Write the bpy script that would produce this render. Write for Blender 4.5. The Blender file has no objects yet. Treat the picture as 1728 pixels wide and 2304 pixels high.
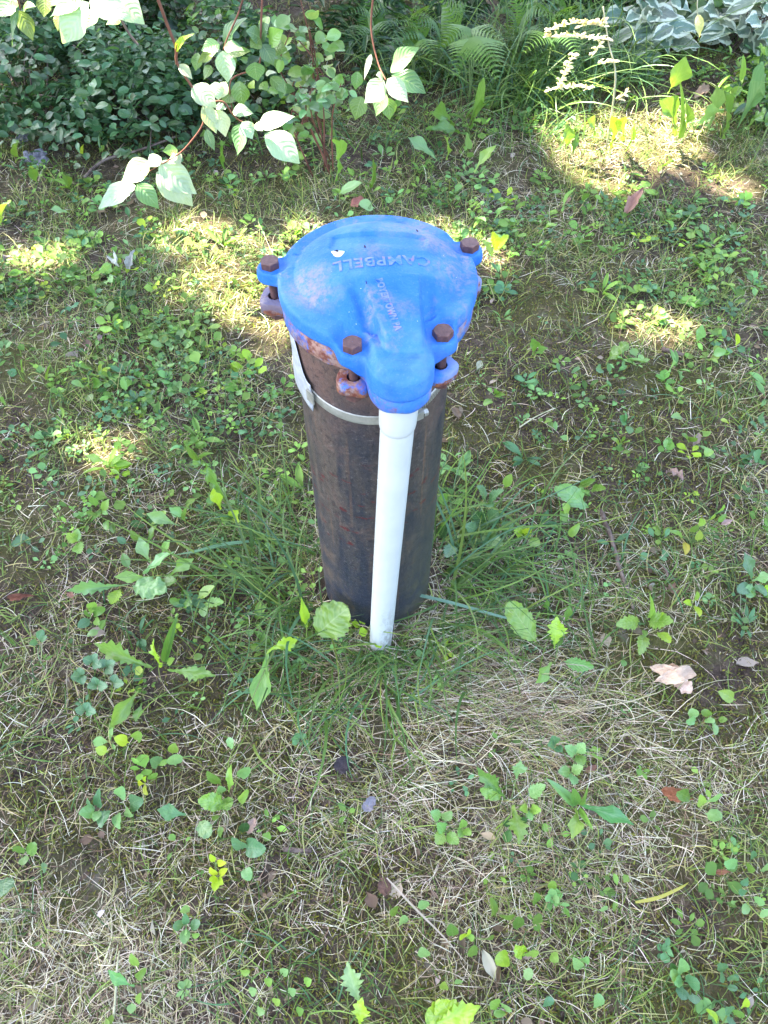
import bpy, math, random
import numpy as np
from mathutils import Vector, Matrix

random.seed(7)
rng = np.random.default_rng(11)
R = math.radians
scene = bpy.context.scene
col = scene.collection

# ------------------------------------------------------------------ camera
CAM = Vector((0.011, -0.603, 1.06)); PITCH = 54.8; FPX = 1730.0
cam_d = bpy.data.cameras.new('camera'); cam = bpy.data.objects.new('camera', cam_d); col.objects.link(cam)
cam.location = CAM; cam.rotation_euler = (R(90 - PITCH), 0, 0)
cam_d.sensor_fit = 'VERTICAL'; cam_d.sensor_height = 24.0; cam_d.lens = FPX * 24.0 / 2304
cam_d.clip_start = 0.05; cam_d.clip_end = 400
scene.camera = cam

# ------------------------------------------------------------------ sky, sun, exposure
SUN_EL = 60.0; SUN_AZ = math.atan2(-0.88, 0.47)           # towards the sun: high on the left, a little beyond the well
S = Vector((math.cos(R(SUN_EL)) * math.sin(SUN_AZ), math.cos(R(SUN_EL)) * math.cos(SUN_AZ), math.sin(R(SUN_EL))))
world = bpy.data.worlds.new('World'); scene.world = world; world.use_nodes = True
wn = world.node_tree; wn.nodes.clear()
sky = wn.nodes.new('ShaderNodeTexSky'); sky.sky_type = 'NISHITA'; sky.sun_disc = False
sky.sun_elevation = R(SUN_EL); sky.sun_rotation = SUN_AZ; sky.air_density = 0.75; sky.dust_density = 4.0; sky.ozone_density = 0.4
bg = wn.nodes.new('ShaderNodeBackground'); bg.inputs['Strength'].default_value = 0.15
wo = wn.nodes.new('ShaderNodeOutputWorld')
wn.links.new(sky.outputs[0], bg.inputs[0]); wn.links.new(bg.outputs[0], wo.inputs[0])
sun_d = bpy.data.lights.new('sun', 'SUN'); sun = bpy.data.objects.new('sun', sun_d); col.objects.link(sun)
sun_d.energy = 5.0; sun_d.angle = R(0.55); sun_d.color = (1.0, 0.90, 0.71)
sun.rotation_euler = S.to_track_quat('Z', 'Y').to_euler(); sun.location = (0, 0, 12)
scene.view_settings.view_transform = 'Standard'; scene.view_settings.look = 'None'
scene.view_settings.exposure = 3.32; scene.view_settings.gamma = 1.0
scene.view_settings.use_curve_mapping = False
scene.cycles.max_bounces = 8; scene.cycles.diffuse_bounces = 4; scene.cycles.transmission_bounces = 4
scene.cycles.sample_clamp_indirect = 8.0

# ------------------------------------------------------------------ placing helpers
_cp, _sp = math.cos(R(PITCH)), math.sin(R(PITCH))
def ray(px, py):
    a = (px - 864) / FPX; b = (py - 1152) / FPX
    return Vector((a, _cp - b * _sp, -_sp - b * _cp))
def P(px, py, h=0.0):                       # the point at height h that the camera sees there
    d = ray(px, py); return CAM + d * ((h - CAM.z) / d.z)
def PF(px, py, F):                          # the point a distance F ahead of the camera
    d = ray(px, py); return CAM + d * (F / d.y)
def zdepth(p): return (p.y - CAM.y) * _cp + (CAM.z - p.z) * _sp
def proj(x, y, z):                          # vectorised: world -> photo pixels
    f = y - CAM.y; h = CAM.z - z
    zc = np.maximum(f * _cp + h * _sp, 0.05)
    return 864 + FPX * (x - CAM.x) / zc, 1152 + FPX * (h * _cp - f * _sp) / zc, zc

def _hash(ix, iy, s):
    n = (ix.astype(np.int64) * 374761393 + iy.astype(np.int64) * 668265263 + s * 1442695041) & 0x7fffffff
    n = ((n ^ (n >> 13)) * 1274126177) & 0x7fffffff
    return ((n ^ (n >> 16)) & 0xffff) / 65535.0
def vnoise(x, y, s=0):
    x = np.asarray(x, float); y = np.asarray(y, float)
    ix = np.floor(x); iy = np.floor(y); fx = x - ix; fy = y - iy
    fx = fx * fx * (3 - 2 * fx); fy = fy * fy * (3 - 2 * fy)
    a = _hash(ix, iy, s); b = _hash(ix + 1, iy, s); c = _hash(ix, iy + 1, s); d = _hash(ix + 1, iy + 1, s)
    return (a * (1 - fx) + b * fx) * (1 - fy) + (c * (1 - fx) + d * fx) * fy
def fbm(x, y, s=0, o=3):
    v = 0; a = 0.5; t = 0
    for k in range(o):
        v = v + a * vnoise(x * 2 ** k, y * 2 ** k, s + k * 17); t += a; a *= 0.5
    return v / t
def gh(x, y):                               # ground height
    x = np.asarray(x, float); y = np.asarray(y, float)
    h = (fbm(x * 2.2 + 5, y * 2.2 + 9, 3) - 0.5) * 0.05 + (fbm(x * 14, y * 14, 8, 2) - 0.5) * 0.012
    r = np.sqrt(x * x + (y + 0.03) ** 2)
    q = np.sqrt(x * x + (y - 0.01) ** 2); m = np.clip((0.135 - q) / 0.035, 0, 1)
    return h * np.clip((r - 0.1) / 0.5, 0.12, 1) + 0.022 * m * m * (3 - 2 * m)
def ghf(x, y): return float(gh(x, y))

def tag(o, label=None, cat=None, group=None, kind=None):
    if label: o['label'] = label
    if cat: o['category'] = cat
    if group: o['group'] = group
    if kind: o['kind'] = kind
    return o
def empty(name, loc):
    o = bpy.data.objects.new(name, None); o.empty_display_size = 0.02; col.objects.link(o); o.location = loc; return o
def link(name, mesh, parent=None, mat=None):
    o = bpy.data.objects.new(name, mesh); col.objects.link(o)
    if parent is not None: o.parent = parent
    if mat is not None and not mesh.materials: mesh.materials.append(mat)
    return o
def pymesh(name, vs, fs, mat=None, smooth=True):
    m = bpy.data.meshes.new(name); m.from_pydata([tuple(v) for v in vs], [], fs); m.update()
    if smooth: m.polygons.foreach_set('use_smooth', np.ones(len(m.polygons), bool))
    if mat: m.materials.append(mat)
    return m
def npmesh(name, V, F, C=None, UV=None, mat=None, smooth=True):
    """V (n,3), F (m,k) all faces with k corners; C (n,3) the thing's own colour; UV (n,2)."""
    m = bpy.data.meshes.new(name); n = len(V); k = F.shape[1]; nf = len(F)
    m.vertices.add(n); m.vertices.foreach_set('co', np.ascontiguousarray(V, dtype=np.float32).ravel())
    m.loops.add(nf * k); m.loops.foreach_set('vertex_index', np.ascontiguousarray(F, dtype=np.int32).ravel())
    m.polygons.add(nf); m.polygons.foreach_set('loop_start', np.arange(0, nf * k, k, dtype=np.int32))
    m.update(calc_edges=True)
    if smooth: m.polygons.foreach_set('use_smooth', np.ones(nf, bool))
    if C is not None:
        a = m.attributes.new('tint', 'FLOAT_COLOR', 'POINT')
        a.data.foreach_set('color', np.concatenate([C, np.ones((n, 1))], 1).astype(np.float32).ravel())
    if UV is not None:
        l = m.uv_layers.new(name='UVMap'); l.data.foreach_set('uv', UV[F.ravel()].astype(np.float32).ravel())
    if mat: m.materials.append(mat)
    return m

# ------------------------------------------------------------------ materials
class NT:
    def __init__(s, name):
        s.m = bpy.data.materials.new(name); s.m.use_nodes = True; s.t = s.m.node_tree; s.t.nodes.clear()
        s.out = s.n('ShaderNodeOutputMaterial')
    def n(s, typ, **k):
        x = s.t.nodes.new(typ)
        for a, b in k.items(): setattr(x, a, b)
        return x
    def l(s, a, b): s.t.links.new(a, b)
    def val(s, sock, v):
        if hasattr(v, 'is_linked') or isinstance(v, bpy.types.NodeSocket): s.l(v, sock)
        else: sock.default_value = v
    def math(s, op, a, b=0.0, c=None, clamp=False):
        x = s.n('ShaderNodeMath', operation=op, use_clamp=clamp)
        s.val(x.inputs[0], a); s.val(x.inputs[1], b)
        if c is not None: s.val(x.inputs[2], c)
        return x.outputs[0]
    def mix(s, f, a, b, typ='MIX'):
        x = s.n('ShaderNodeMix', data_type='RGBA', blend_type=typ)
        s.val(x.inputs[0], f)
        for k, v in ((6, a), (7, b)):
            if isinstance(v, tuple): x.inputs[k].default_value = (*v[:3], 1)
            else: s.l(v, x.inputs[k])
        return x.outputs[2]
    def noise(s, vec, scale, detail=4, rough=0.6, dist=0.0):
        x = s.n('ShaderNodeTexNoise'); s.l(vec, x.inputs['Vector'])
        x.inputs['Scale'].default_value = scale; x.inputs['Detail'].default_value = detail
        x.inputs['Roughness'].default_value = rough; x.inputs['Distortion'].default_value = dist
        return x.outputs['Fac']
    def ramp(s, f, lo, hi, a=0.0, b=1.0):
        x = s.n('ShaderNodeMapRange'); s.val(x.inputs[0], f)
        x.inputs[1].default_value = lo; x.inputs[2].default_value = hi; x.inputs[3].default_value = a; x.inputs[4].default_value = b
        return x.outputs[0]
    def coord(s, which='Object'): return s.n('ShaderNodeTexCoord').outputs[which]
    def mapping(s, vec, scale=(1, 1, 1), loc=(0, 0, 0), rot=(0, 0, 0)):
        x = s.n('ShaderNodeMapping'); s.l(vec, x.inputs[0])
        x.inputs['Scale'].default_value = scale; x.inputs['Location'].default_value = loc; x.inputs['Rotation'].default_value = rot
        return x.outputs[0]
    def bump(s, h, strength=0.3, dist=0.001, normal=None):
        x = s.n('ShaderNodeBump'); s.l(h, x.inputs['Height']); x.inputs['Strength'].default_value = strength; x.inputs['Distance'].default_value = dist
        if normal: s.l(normal, x.inputs['Normal'])
        return x.outputs[0]
    def bsdf(s, color, rough=0.6, metal=0.0, normal=None, spec=0.5):
        x = s.n('ShaderNodeBsdfPrincipled')
        if isinstance(color, tuple): x.inputs['Base Color'].default_value = (*color[:3], 1)
        else: s.l(color, x.inputs['Base Color'])
        s.val(x.inputs['Roughness'], rough); s.val(x.inputs['Metallic'], metal); x.inputs['Specular IOR Level'].default_value = spec
        if normal: s.l(normal, x.inputs['Normal'])
        return x.outputs[0]
    def done(s, sh): s.l(sh, s.out.inputs[0]); return s.m

def leaf_material(name, source, veins=1.0, margin=False, trans=0.32, rough=0.36, spec=0.75):
    t = NT(name)
    if source == 'object': c = t.n('ShaderNodeObjectInfo').outputs['Color']
    else:
        a = t.n('ShaderNodeAttribute', attribute_name='tint'); c = a.outputs['Color']
    nz = t.noise(t.coord('Object') if source == 'object' else t.coord('Object'), 6 if source == 'object' else 60, 3, 0.6)
    nrm = None
    if veins > 0:
        uv = t.n('ShaderNodeSeparateXYZ'); t.l(t.n('ShaderNodeUVMap').outputs[0], uv.inputs[0])
        au = t.math('ABSOLUTE', t.math('SUBTRACT', uv.outputs[0], 0.5))
        au2 = t.math('MULTIPLY', au, 2.0)
        ph = t.math('SUBTRACT', uv.outputs[1], t.math('MULTIPLY', t.math('POWER', au2, 1.3), 0.34))
        w = t.math('SINE', t.math('MULTIPLY', ph, 44.0))
        vn = t.ramp(w, 0.75, 1.0)
        mid = t.ramp(au2, 0.0, 0.07, 1.0, 0.0)
        v = t.math('MAXIMUM', t.math('MULTIPLY', vn, 0.5), mid)
        c = t.mix(t.math('MULTIPLY', v, 0.30 * veins), c, (0.50, 0.60, 0.32))
        if margin:
            e = t.math('ADD', au2, t.math('MULTIPLY', t.math('SUBTRACT', nz, 0.5), 0.9))
            c = t.mix(t.ramp(e, 0.55, 0.68), c, (0.62, 0.68, 0.56))
        nrm = t.bump(w, 0.16 * veins, 0.02)
    c = t.mix(t.ramp(nz, 0.35, 0.7, 0.0, 0.35), c, t.mix(1.0, c, (0.62, 0.78, 0.55), 'MULTIPLY'))
    b = t.bsdf(c, rough, 0, nrm, spec)
    tr = t.n('ShaderNodeBsdfTranslucent')
    t.l(t.mix(1.0, c, (1.5, 1.35, 0.55), 'MULTIPLY'), tr.inputs[0])
    if nrm: t.l(nrm, tr.inputs[1])
    mx = t.n('ShaderNodeMixShader'); mx.inputs[0].default_value = trans
    t.l(b, mx.inputs[1]); t.l(tr.outputs[0], mx.inputs[2])
    return t.done(mx.outputs[0])

M = {}
M['leaf'] = leaf_material('leaf', 'object')
M['leaf_plain'] = leaf_material('leaf_plain', 'object', veins=0.45)
M['leaf_margin'] = leaf_material('leaf_variegated', 'object', veins=0.6, margin=True, trans=0.2)
M['leaf_tint'] = leaf_material('leaf_cover', 'tint', veins=0, trans=0.3, rough=0.5, spec=0.35)
M['grass'] = leaf_material('grass_blade', 'tint', veins=0, trans=0.3, rough=0.45, spec=0.4)
M['straw'] = leaf_material('straw', 'tint', veins=0, trans=0.08, rough=0.6, spec=0.3)

def m_dry():
    t = NT('dry_leaf'); c = t.n('ShaderNodeObjectInfo').outputs['Color']
    nz = t.noise(t.coord('Object'), 5, 5, 0.7); c = t.mix(t.ramp(nz, 0.42, 0.75, 0, 0.5), c, t.mix(1.0, c, (0.45, 0.36, 0.30), 'MULTIPLY'))
    return t.done(t.bsdf(c, 0.7, 0, t.bump(nz, 0.5, 0.05), 0.25))
M['dry'] = m_dry()

def m_soil():
    t = NT('soil'); g = t.n('ShaderNodeNewGeometry').outputs['Position']
    a = t.noise(g, 3.5, 5, 0.65); b = t.noise(g, 45, 6, 0.7); f = t.noise(g, 260, 4, 0.7)
    c = t.mix(t.ramp(b, 0.35, 0.65), (0.024, 0.016, 0.012), (0.105, 0.080, 0.060))
    c = t.mix(t.ramp(a, 0.44, 0.62, 0, 0.75), c, (0.085, 0.090, 0.022))
    c = t.mix(t.ramp(t.noise(g, 7.5, 4, 0.6), 0.62, 0.72, 0, 0.7), c, (0.235, 0.205, 0.185))
    c = t.mix(t.ramp(f, 0.58, 0.72, 0, 0.6), c, (0.27, 0.22, 0.17))
    h = t.math('ADD', t.math('MULTIPLY', b, 1.0), t.math('MULTIPLY', f, 0.5))
    return t.done(t.bsdf(c, 0.95, 0, t.bump(h, 0.9, 0.006), 0.2))
M['soil'] = m_soil()

def m_bluepaint(name, wear=0.0):
    t = NT(name); g = t.coord('Object')
    big = t.noise(g, 13, 4, 0.6, 0.4); mid = t.noise(g, 38, 6, 0.68, 0.3); fine = t.noise(g, 420, 3, 0.6)
    c = t.mix(t.ramp(big, 0.36, 0.64), (0.013, 0.135, 0.50), (0.036, 0.200, 0.60))
    chalk = t.math('MULTIPLY', t.ramp(big, 0.48, 0.66), t.ramp(mid, 0.36, 0.62), clamp=True)
    c = t.mix(t.math('MULTIPLY', chalk, 0.40), c, (0.22, 0.35, 0.70)); c = t.mix(t.ramp(mid, 0.50, 0.66, 0, 0.45), c, (0.020, 0.115, 0.60))
    # worn primer patches: pinkish brown showing on high spots
    rustm = t.math('MULTIPLY', t.ramp(t.noise(t.mapping(g, loc=(0.37, 0.2, 0.1)), 17, 4, 0.6, 0.5), 0.56 - wear * 0.2, 0.68 - wear * 0.2), t.ramp(t.noise(g, 150, 4, 0.7), 0.42, 0.62), clamp=True)
    c = t.mix(t.math('MULTIPLY', rustm, 0.55 + wear * 0.45), c, (0.36, 0.26, 0.20) if wear < 0.3 else (0.30, 0.115, 0.060))
    def stain(cx, cy, r, amt, c):
        v = t.n('ShaderNodeVectorMath', operation='DISTANCE'); t.l(t.mapping(g, (1, 1, 0.0)), v.inputs[0]); v.inputs[1].default_value = (cx, cy, 0)
        d = t.math('ADD', v.outputs['Value'], t.math('MULTIPLY', t.math('SUBTRACT', t.noise(g, 48, 5, 0.7), 0.5), r * 1.6))
        k = t.math('MULTIPLY', t.ramp(d, r, r * 0.35), t.ramp(t.noise(g, 170, 5, 0.75), 0.36, 0.60), clamp=True)
        return t.mix(t.math('MULTIPLY', k, amt * 0.72), c, (0.40, 0.26, 0.15))
    if wear < 0.3:
        for cx, cy, r, amt in ((-0.060, -0.022, 0.030, 0.75), (-0.045, -0.038, 0.022, 0.5), (0.060, 0.036, 0.024, 0.7), (0.045, 0.066, 0.026, 0.6), (0.0, 0.012, 0.020, 0.4), (0.020, 0.050, 0.022, 0.35), (0.028, -0.060, 0.016, 0.35)): c = stain(cx, cy, r, amt, c)
        c = t.mix(t.math('MULTIPLY', t.ramp(t.noise(g, 330, 4, 0.8), 0.55, 0.66), 0.14), c, (0.30, 0.40, 0.72)); c = t.mix(t.math('MULTIPLY', t.ramp(t.noise(t.mapping(g, loc=(3, 1, 0)), 270, 5, 0.8), 0.58, 0.68), 0.28), c, (0.012, 0.070, 0.36))
    if wear > 0.3:
        xz = t.n('ShaderNodeSeparateXYZ'); t.l(g, xz.inputs[0])
        wob = t.math('MULTIPLY', t.math('SUBTRACT', t.noise(g, 55, 4, 0.7), 0.5), 0.05)
        ax_ = t.math('ADD', xz.outputs[0], wob)
        loc = t.math('MULTIPLY', t.math('MULTIPLY', t.ramp(ax_, -0.078, -0.066), t.ramp(ax_, -0.006, -0.014)), t.ramp(xz.outputs[1], -0.03, -0.045), clamp=True)
        grey = t.math('MULTIPLY', t.ramp(ax_, -0.078, -0.092), t.ramp(xz.outputs[2], 0.553, 0.549), clamp=True); c = t.mix(t.math('MULTIPLY', grey, 0.85), c, (0.19, 0.125, 0.095))
        gr2 = t.math('MULTIPLY', t.ramp(ax_, 0.058, 0.072), t.ramp(xz.outputs[2], 0.553, 0.549), clamp=True); c = t.mix(t.math('MULTIPLY', gr2, 0.6), c, (0.30, 0.30, 0.36))
        c = t.mix(t.math('MULTIPLY', loc, t.ramp(t.noise(g, 90, 5, 0.7), 0.34, 0.46)), c, t.mix(t.ramp(t.noise(g, 75, 5, 0.75), 0.42, 0.58), (0.16, 0.048, 0.034), (0.36, 0.22, 0.17)))
        low = t.math('MULTIPLY', t.ramp(t.math('ADD', xz.outputs[2], t.math('MULTIPLY', wob, 0.25)), 0.5425, 0.5405), t.ramp(t.noise(g, 85, 4, 0.7), 0.40, 0.48), clamp=True)
        c = t.mix(low, c, t.mix(t.ramp(t.noise(g, 160, 4, 0.7), 0.42, 0.58), (0.34, 0.135, 0.06), (0.17, 0.060, 0.045)))
        r2 = t.ramp(t.noise(g, 70, 6, 0.7), 0.50, 0.60)
        c = t.mix(t.math('MULTIPLY', rustm, r2), c, (0.18, 0.050, 0.035))
        c = t.mix(t.math('MULTIPLY', t.ramp(t.noise(t.mapping(g, loc=(1.3, 0, 0)), 40, 5, 0.7), 0.54, 0.62), 0.6), c, (0.33, 0.28, 0.27))
    spk = t.ramp(t.noise(g, 260, 2, 0.5), 0.775, 0.79); c = t.mix(spk, c, (0.68, 0.75, 0.80))
    h = t.math('ADD', t.math('MULTIPLY', fine, 0.9), t.math('MULTIPLY', mid, 1.2))
    return t.done(t.bsdf(c, t.ramp(mid, 0.3, 0.7, 0.50, 0.72), 0, t.bump(h, 0.45, 0.0018), 0.3))
M['blue'] = m_bluepaint('blue_paint'); M['blue_worn'] = m_bluepaint('blue_paint_rusting', 0.45)

def m_lettering():
    t = NT('rubbed_lettering'); g = t.coord('Object')
    n = t.noise(g, 60, 4, 0.7)
    c = t.mix(t.ramp(n, 0.40, 0.60), (0.022, 0.160, 0.56), (0.20, 0.24, 0.46))
    c = t.mix(t.math('MULTIPLY', t.ramp(t.noise(g, 130, 3, 0.7), 0.55, 0.64), 0.6), c, (0.34, 0.15, 0.08))
    return t.done(t.bsdf(c, 0.55, 0, t.bump(n, 0.3, 0.001)))
M['lettering'] = m_lettering()

def m_rust(name, a, b, c2):
    t = NT(name); g = t.coord('Object')
    n1 = t.noise(g, 120, 5, 0.7); n2 = t.noise(g, 600, 3, 0.6); n3 = t.noise(g, 60, 3, 0.6)
    c = t.mix(t.ramp(n1, 0.35, 0.65), a, b); c = t.mix(t.ramp(n3, 0.60, 0.70, 0, 0.7), c, c2)
    return t.done(t.bsdf(c, 0.5, 0.25, t.bump(t.math('ADD', n1, n2), 0.35, 0.0008), 0.4))
M['bolt'] = m_rust('bolt_rust', (0.080, 0.040, 0.038), (0.165, 0.088, 0.078), (0.26, 0.09, 0.04))

def m_casing():
    t = NT('casing_steel'); g = t.coord('Object')
    st = t.mapping(g, (1, 1, 0.12)); sc = t.mapping(g, (1, 1, 0.5), rot=(0.3, 0.2, 0))
    n1 = t.noise(st, 30, 5, 0.65, 0.6); n2 = t.noise(g, 22, 5, 0.7, 0.3); n3 = t.noise(g, 240, 5, 0.75)
    c = t.mix(t.ramp(n1, 0.42, 0.58), (0.032, 0.036, 0.048), (0.098, 0.080, 0.066))
    c = t.mix(t.ramp(n2, 0.54, 0.68, 0, 0.65), c, (0.140, 0.090, 0.070)); c = t.mix(t.ramp(t.noise(g, 95, 6, 0.8), 0.52, 0.62, 0, 0.6), c, (0.040, 0.034, 0.034))
    z = t.n('ShaderNodeSeparateXYZ'); t.l(g, z.inputs[0])
    # brown bare rust towards the top, bluish dull below
    c = t.mix(t.math('MULTIPLY', t.ramp(z.outputs[2], 0.44, 0.53), t.ramp(n2, 0.3, 0.55), clamp=True), c, (0.150, 0.092, 0.074))
    c = t.mix(t.math('MULTIPLY', t.ramp(z.outputs[2], 0.34, 0.08), t.ramp(n2, 0.62, 0.42, 0, 0.85), clamp=True), c, (0.022, 0.030, 0.058))
    # red primer chips in a few low-frequency patches, wider than high
    pm = t.noise(t.mapping(g, (1.0, 1.0, 2.6), loc=(0.05, 0.31, 0.22)), 34, 3, 0.55)
    band = t.math('MULTIPLY', t.ramp(z.outputs[2], 0.16, 0.22), t.ramp(z.outputs[2], 0.42, 0.36), clamp=True)
    c = t.mix(t.math('MULTIPLY', t.ramp(pm, 0.62, 0.65), band, clamp=True), c, (0.105, 0.022, 0.024))
    # ochre streaks running down
    sk = t.noise(t.mapping(g, (1, 1, 0.04)), 75, 3, 0.6); c = t.mix(t.ramp(sk, 0.62, 0.72, 0, 0.5), c, (0.24, 0.13, 0.07))
    fl = t.ramp(n3, 0.56, 0.66, 0, 0.45); c = t.mix(fl, c, (0.22, 0.19, 0.17)); c = t.mix(t.ramp(t.noise(g, 150, 6, 0.8, 0.6), 0.54, 0.60, 0, 0.6), c, (0.020, 0.019, 0.024))
    # grey-green tone on the right-hand side, stronger towards the soil
    al = t.math('MULTIPLY', t.ramp(z.outputs[0], 0.01, 0.07), t.ramp(z.outputs[2], 0.45, 0.10), clamp=True)
    c = t.mix(t.math('MULTIPLY', al, t.ramp(n2, 0.35, 0.6, 0.3, 0.8)), c, (0.070, 0.076, 0.042))
    return t.done(t.bsdf(c, t.ramp(n2, 0.3, 0.7, 0.38, 0.62), 0.15, t.bump(t.math('ADD', n3, t.math('MULTIPLY', n1, 1.0)), 0.7, 0.0020), 0.4))
M['casing'] = m_casing()

def m_metal(name, c0, c1, rough, metal):
    t = NT(name); g = t.coord('Object'); n = t.noise(g, 60, 5, 0.65); n2 = t.noise(t.mapping(g, (1, 1, 6)), 160, 3, 0.6)
    return t.done(t.bsdf(t.mix(t.ramp(n, 0.35, 0.65), c0, c1), rough, metal, t.bump(n2, 0.12, 0.0006), 0.5))
M['strap'] = m_metal('strap_metal', (0.33, 0.33, 0.28), (0.50, 0.50, 0.44), 0.42, 0.55)
M['strap_dark'] = m_metal('strap_slots', (0.06, 0.055, 0.05), (0.13, 0.10, 0.08), 0.6, 0.3)
M['zinc'] = m_metal('zinc_sheet', (0.42, 0.46, 0.50), (0.62, 0.66, 0.70), 0.45, 0.35)

def m_pvc():
    t = NT('white_pvc'); g = t.coord('Object'); z = t.n('ShaderNodeSeparateXYZ'); t.l(g, z.inputs[0])
    n = t.noise(g, 25, 5, 0.6); f = t.noise(t.mapping(g, (1, 1, 0.35)), 190, 5, 0.75)
    c = t.mix(t.ramp(n, 0.4, 0.7, 0, 0.5), (0.58, 0.61, 0.58), (0.48, 0.52, 0.48))
    low = t.math('MULTIPLY', t.ramp(z.outputs[2], 0.17, 0.0), t.ramp(z.outputs[0], 0.002, 0.014), clamp=True)
    sc = t.math('MULTIPLY', low, t.ramp(f, 0.46, 0.55), clamp=True)
    c = t.mix(t.math('MULTIPLY', sc, 0.8), c, (0.16, 0.14, 0.12))
    c = t.mix(t.math('MULTIPLY', t.ramp(z.outputs[2], 0.055, 0.0), t.ramp(f, 0.42, 0.56, 0, 0.7), clamp=True), c, (0.28, 0.22, 0.17))
    mk = t.math('MULTIPLY', t.ramp(f, 0.66, 0.70), t.ramp(z.outputs[2], 0.46, 0.50), clamp=True)
    c = t.mix(t.math('MULTIPLY', mk, 0.5), c, (0.30, 0.34, 0.36))
    return t.done(t.bsdf(c, 0.35, 0, t.bump(f, 0.05, 0.0005), 0.45))
M['pvc'] = m_pvc()
def m_bark(name, a, b, s=60):
    t = NT(name); g = t.coord('Object'); n = t.noise(t.mapping(g, (1, 1, 0.3)), s, 5, 0.65)
    return t.done(t.bsdf(t.mix(t.ramp(n, 0.35, 0.65), a, b), 0.75, 0, t.bump(n, 0.5, 0.002), 0.3))
M['bark'] = m_bark('bark', (0.05, 0.038, 0.028), (0.16, 0.13, 0.10), 8)
M['twig'] = m_bark('twig_bark', (0.07, 0.045, 0.035), (0.22, 0.17, 0.14))
M['redstem'] = m_bark('red_stem', (0.10, 0.038, 0.026), (0.24, 0.10, 0.06))
M['greenstem'] = m_bark('green_stem', (0.09, 0.15, 0.04), (0.20, 0.26, 0.10))
M['pale'] = m_bark('dried_stalk', (0.30, 0.30, 0.16), (0.55, 0.53, 0.36))
M['clod'] = m_bark('grey_clod', (0.16, 0.15, 0.17), (0.38, 0.37, 0.42), 30)
M['chip'] = m_bark('white_chip', (0.62, 0.66, 0.66), (0.78, 0.80, 0.78), 300)
M['dark'] = m_bark('dark_speck', (0.012, 0.012, 0.02), (0.03, 0.03, 0.04), 300)

# ------------------------------------------------------------------ shapes
def tube(name, pts, radii, mat, parent=None, sides=7, off=None):
    pts = [Vector(p) for p in pts]
    if off is not None: pts = [p - off for p in pts]
    if not hasattr(radii, '__len__'): radii = [radii] * len(pts)
    vs = []; fs = []
    for i, p in enumerate(pts):
        d = (pts[min(i + 1, len(pts) - 1)] - pts[max(i - 1, 0)]).normalized()
        u = d.orthogonal().normalized() if i == 0 else (pu - d * pu.dot(d)).normalized()
        pu = u; w = d.cross(u)
        for k in range(sides):
            a = 2 * math.pi * k / sides; vs.append(p + (u * math.cos(a) + w * math.sin(a)) * radii[i])
    for i in range(len(pts) - 1):
        for k in range(sides):
            a = i * sides + k; b = i * sides + (k + 1) % sides
            fs.append((a, b, b + sides, a + sides))
    fs.append(tuple(range(sides))[::-1]); fs.append(tuple(range((len(pts) - 1) * sides, len(pts) * sides)))
    return link(name, pymesh(name, vs, fs, mat), parent)
def spline(pts, n=4):
    pts = [Vector(p) for p in pts]; out = []
    for i in range(len(pts) - 1):
        p0 = pts[max(i - 1, 0)]; p1 = pts[i]; p2 = pts[i + 1]; p3 = pts[min(i + 2, len(pts) - 1)]
        for k in range(n):
            t = k / n
            out.append(0.5 * ((2 * p1) + (p2 - p0) * t + (2 * p0 - 5 * p1 + 4 * p2 - p3) * t * t + (3 * p1 - p0 - 3 * p2 + p3) * t ** 3))
    out.append(pts[-1]); return out

def lathe(name, prof, mat, parent, seg=96, centre=(0, 0), smooth=True):
    vs = []; fs = []; n = len(prof)
    for k in range(seg):
        a = 2 * math.pi * k / seg
        for r, z in prof: vs.append((centre[0] + r * math.cos(a), centre[1] + r * math.sin(a), z))
    for k in range(seg):
        for j in range(n - 1):
            a = k * n + j; b = ((k + 1) % seg) * n + j
            fs.append((a, b, b + 1, a + 1))
    return link(name, pymesh(name, vs, fs, mat, smooth), parent)

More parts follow.
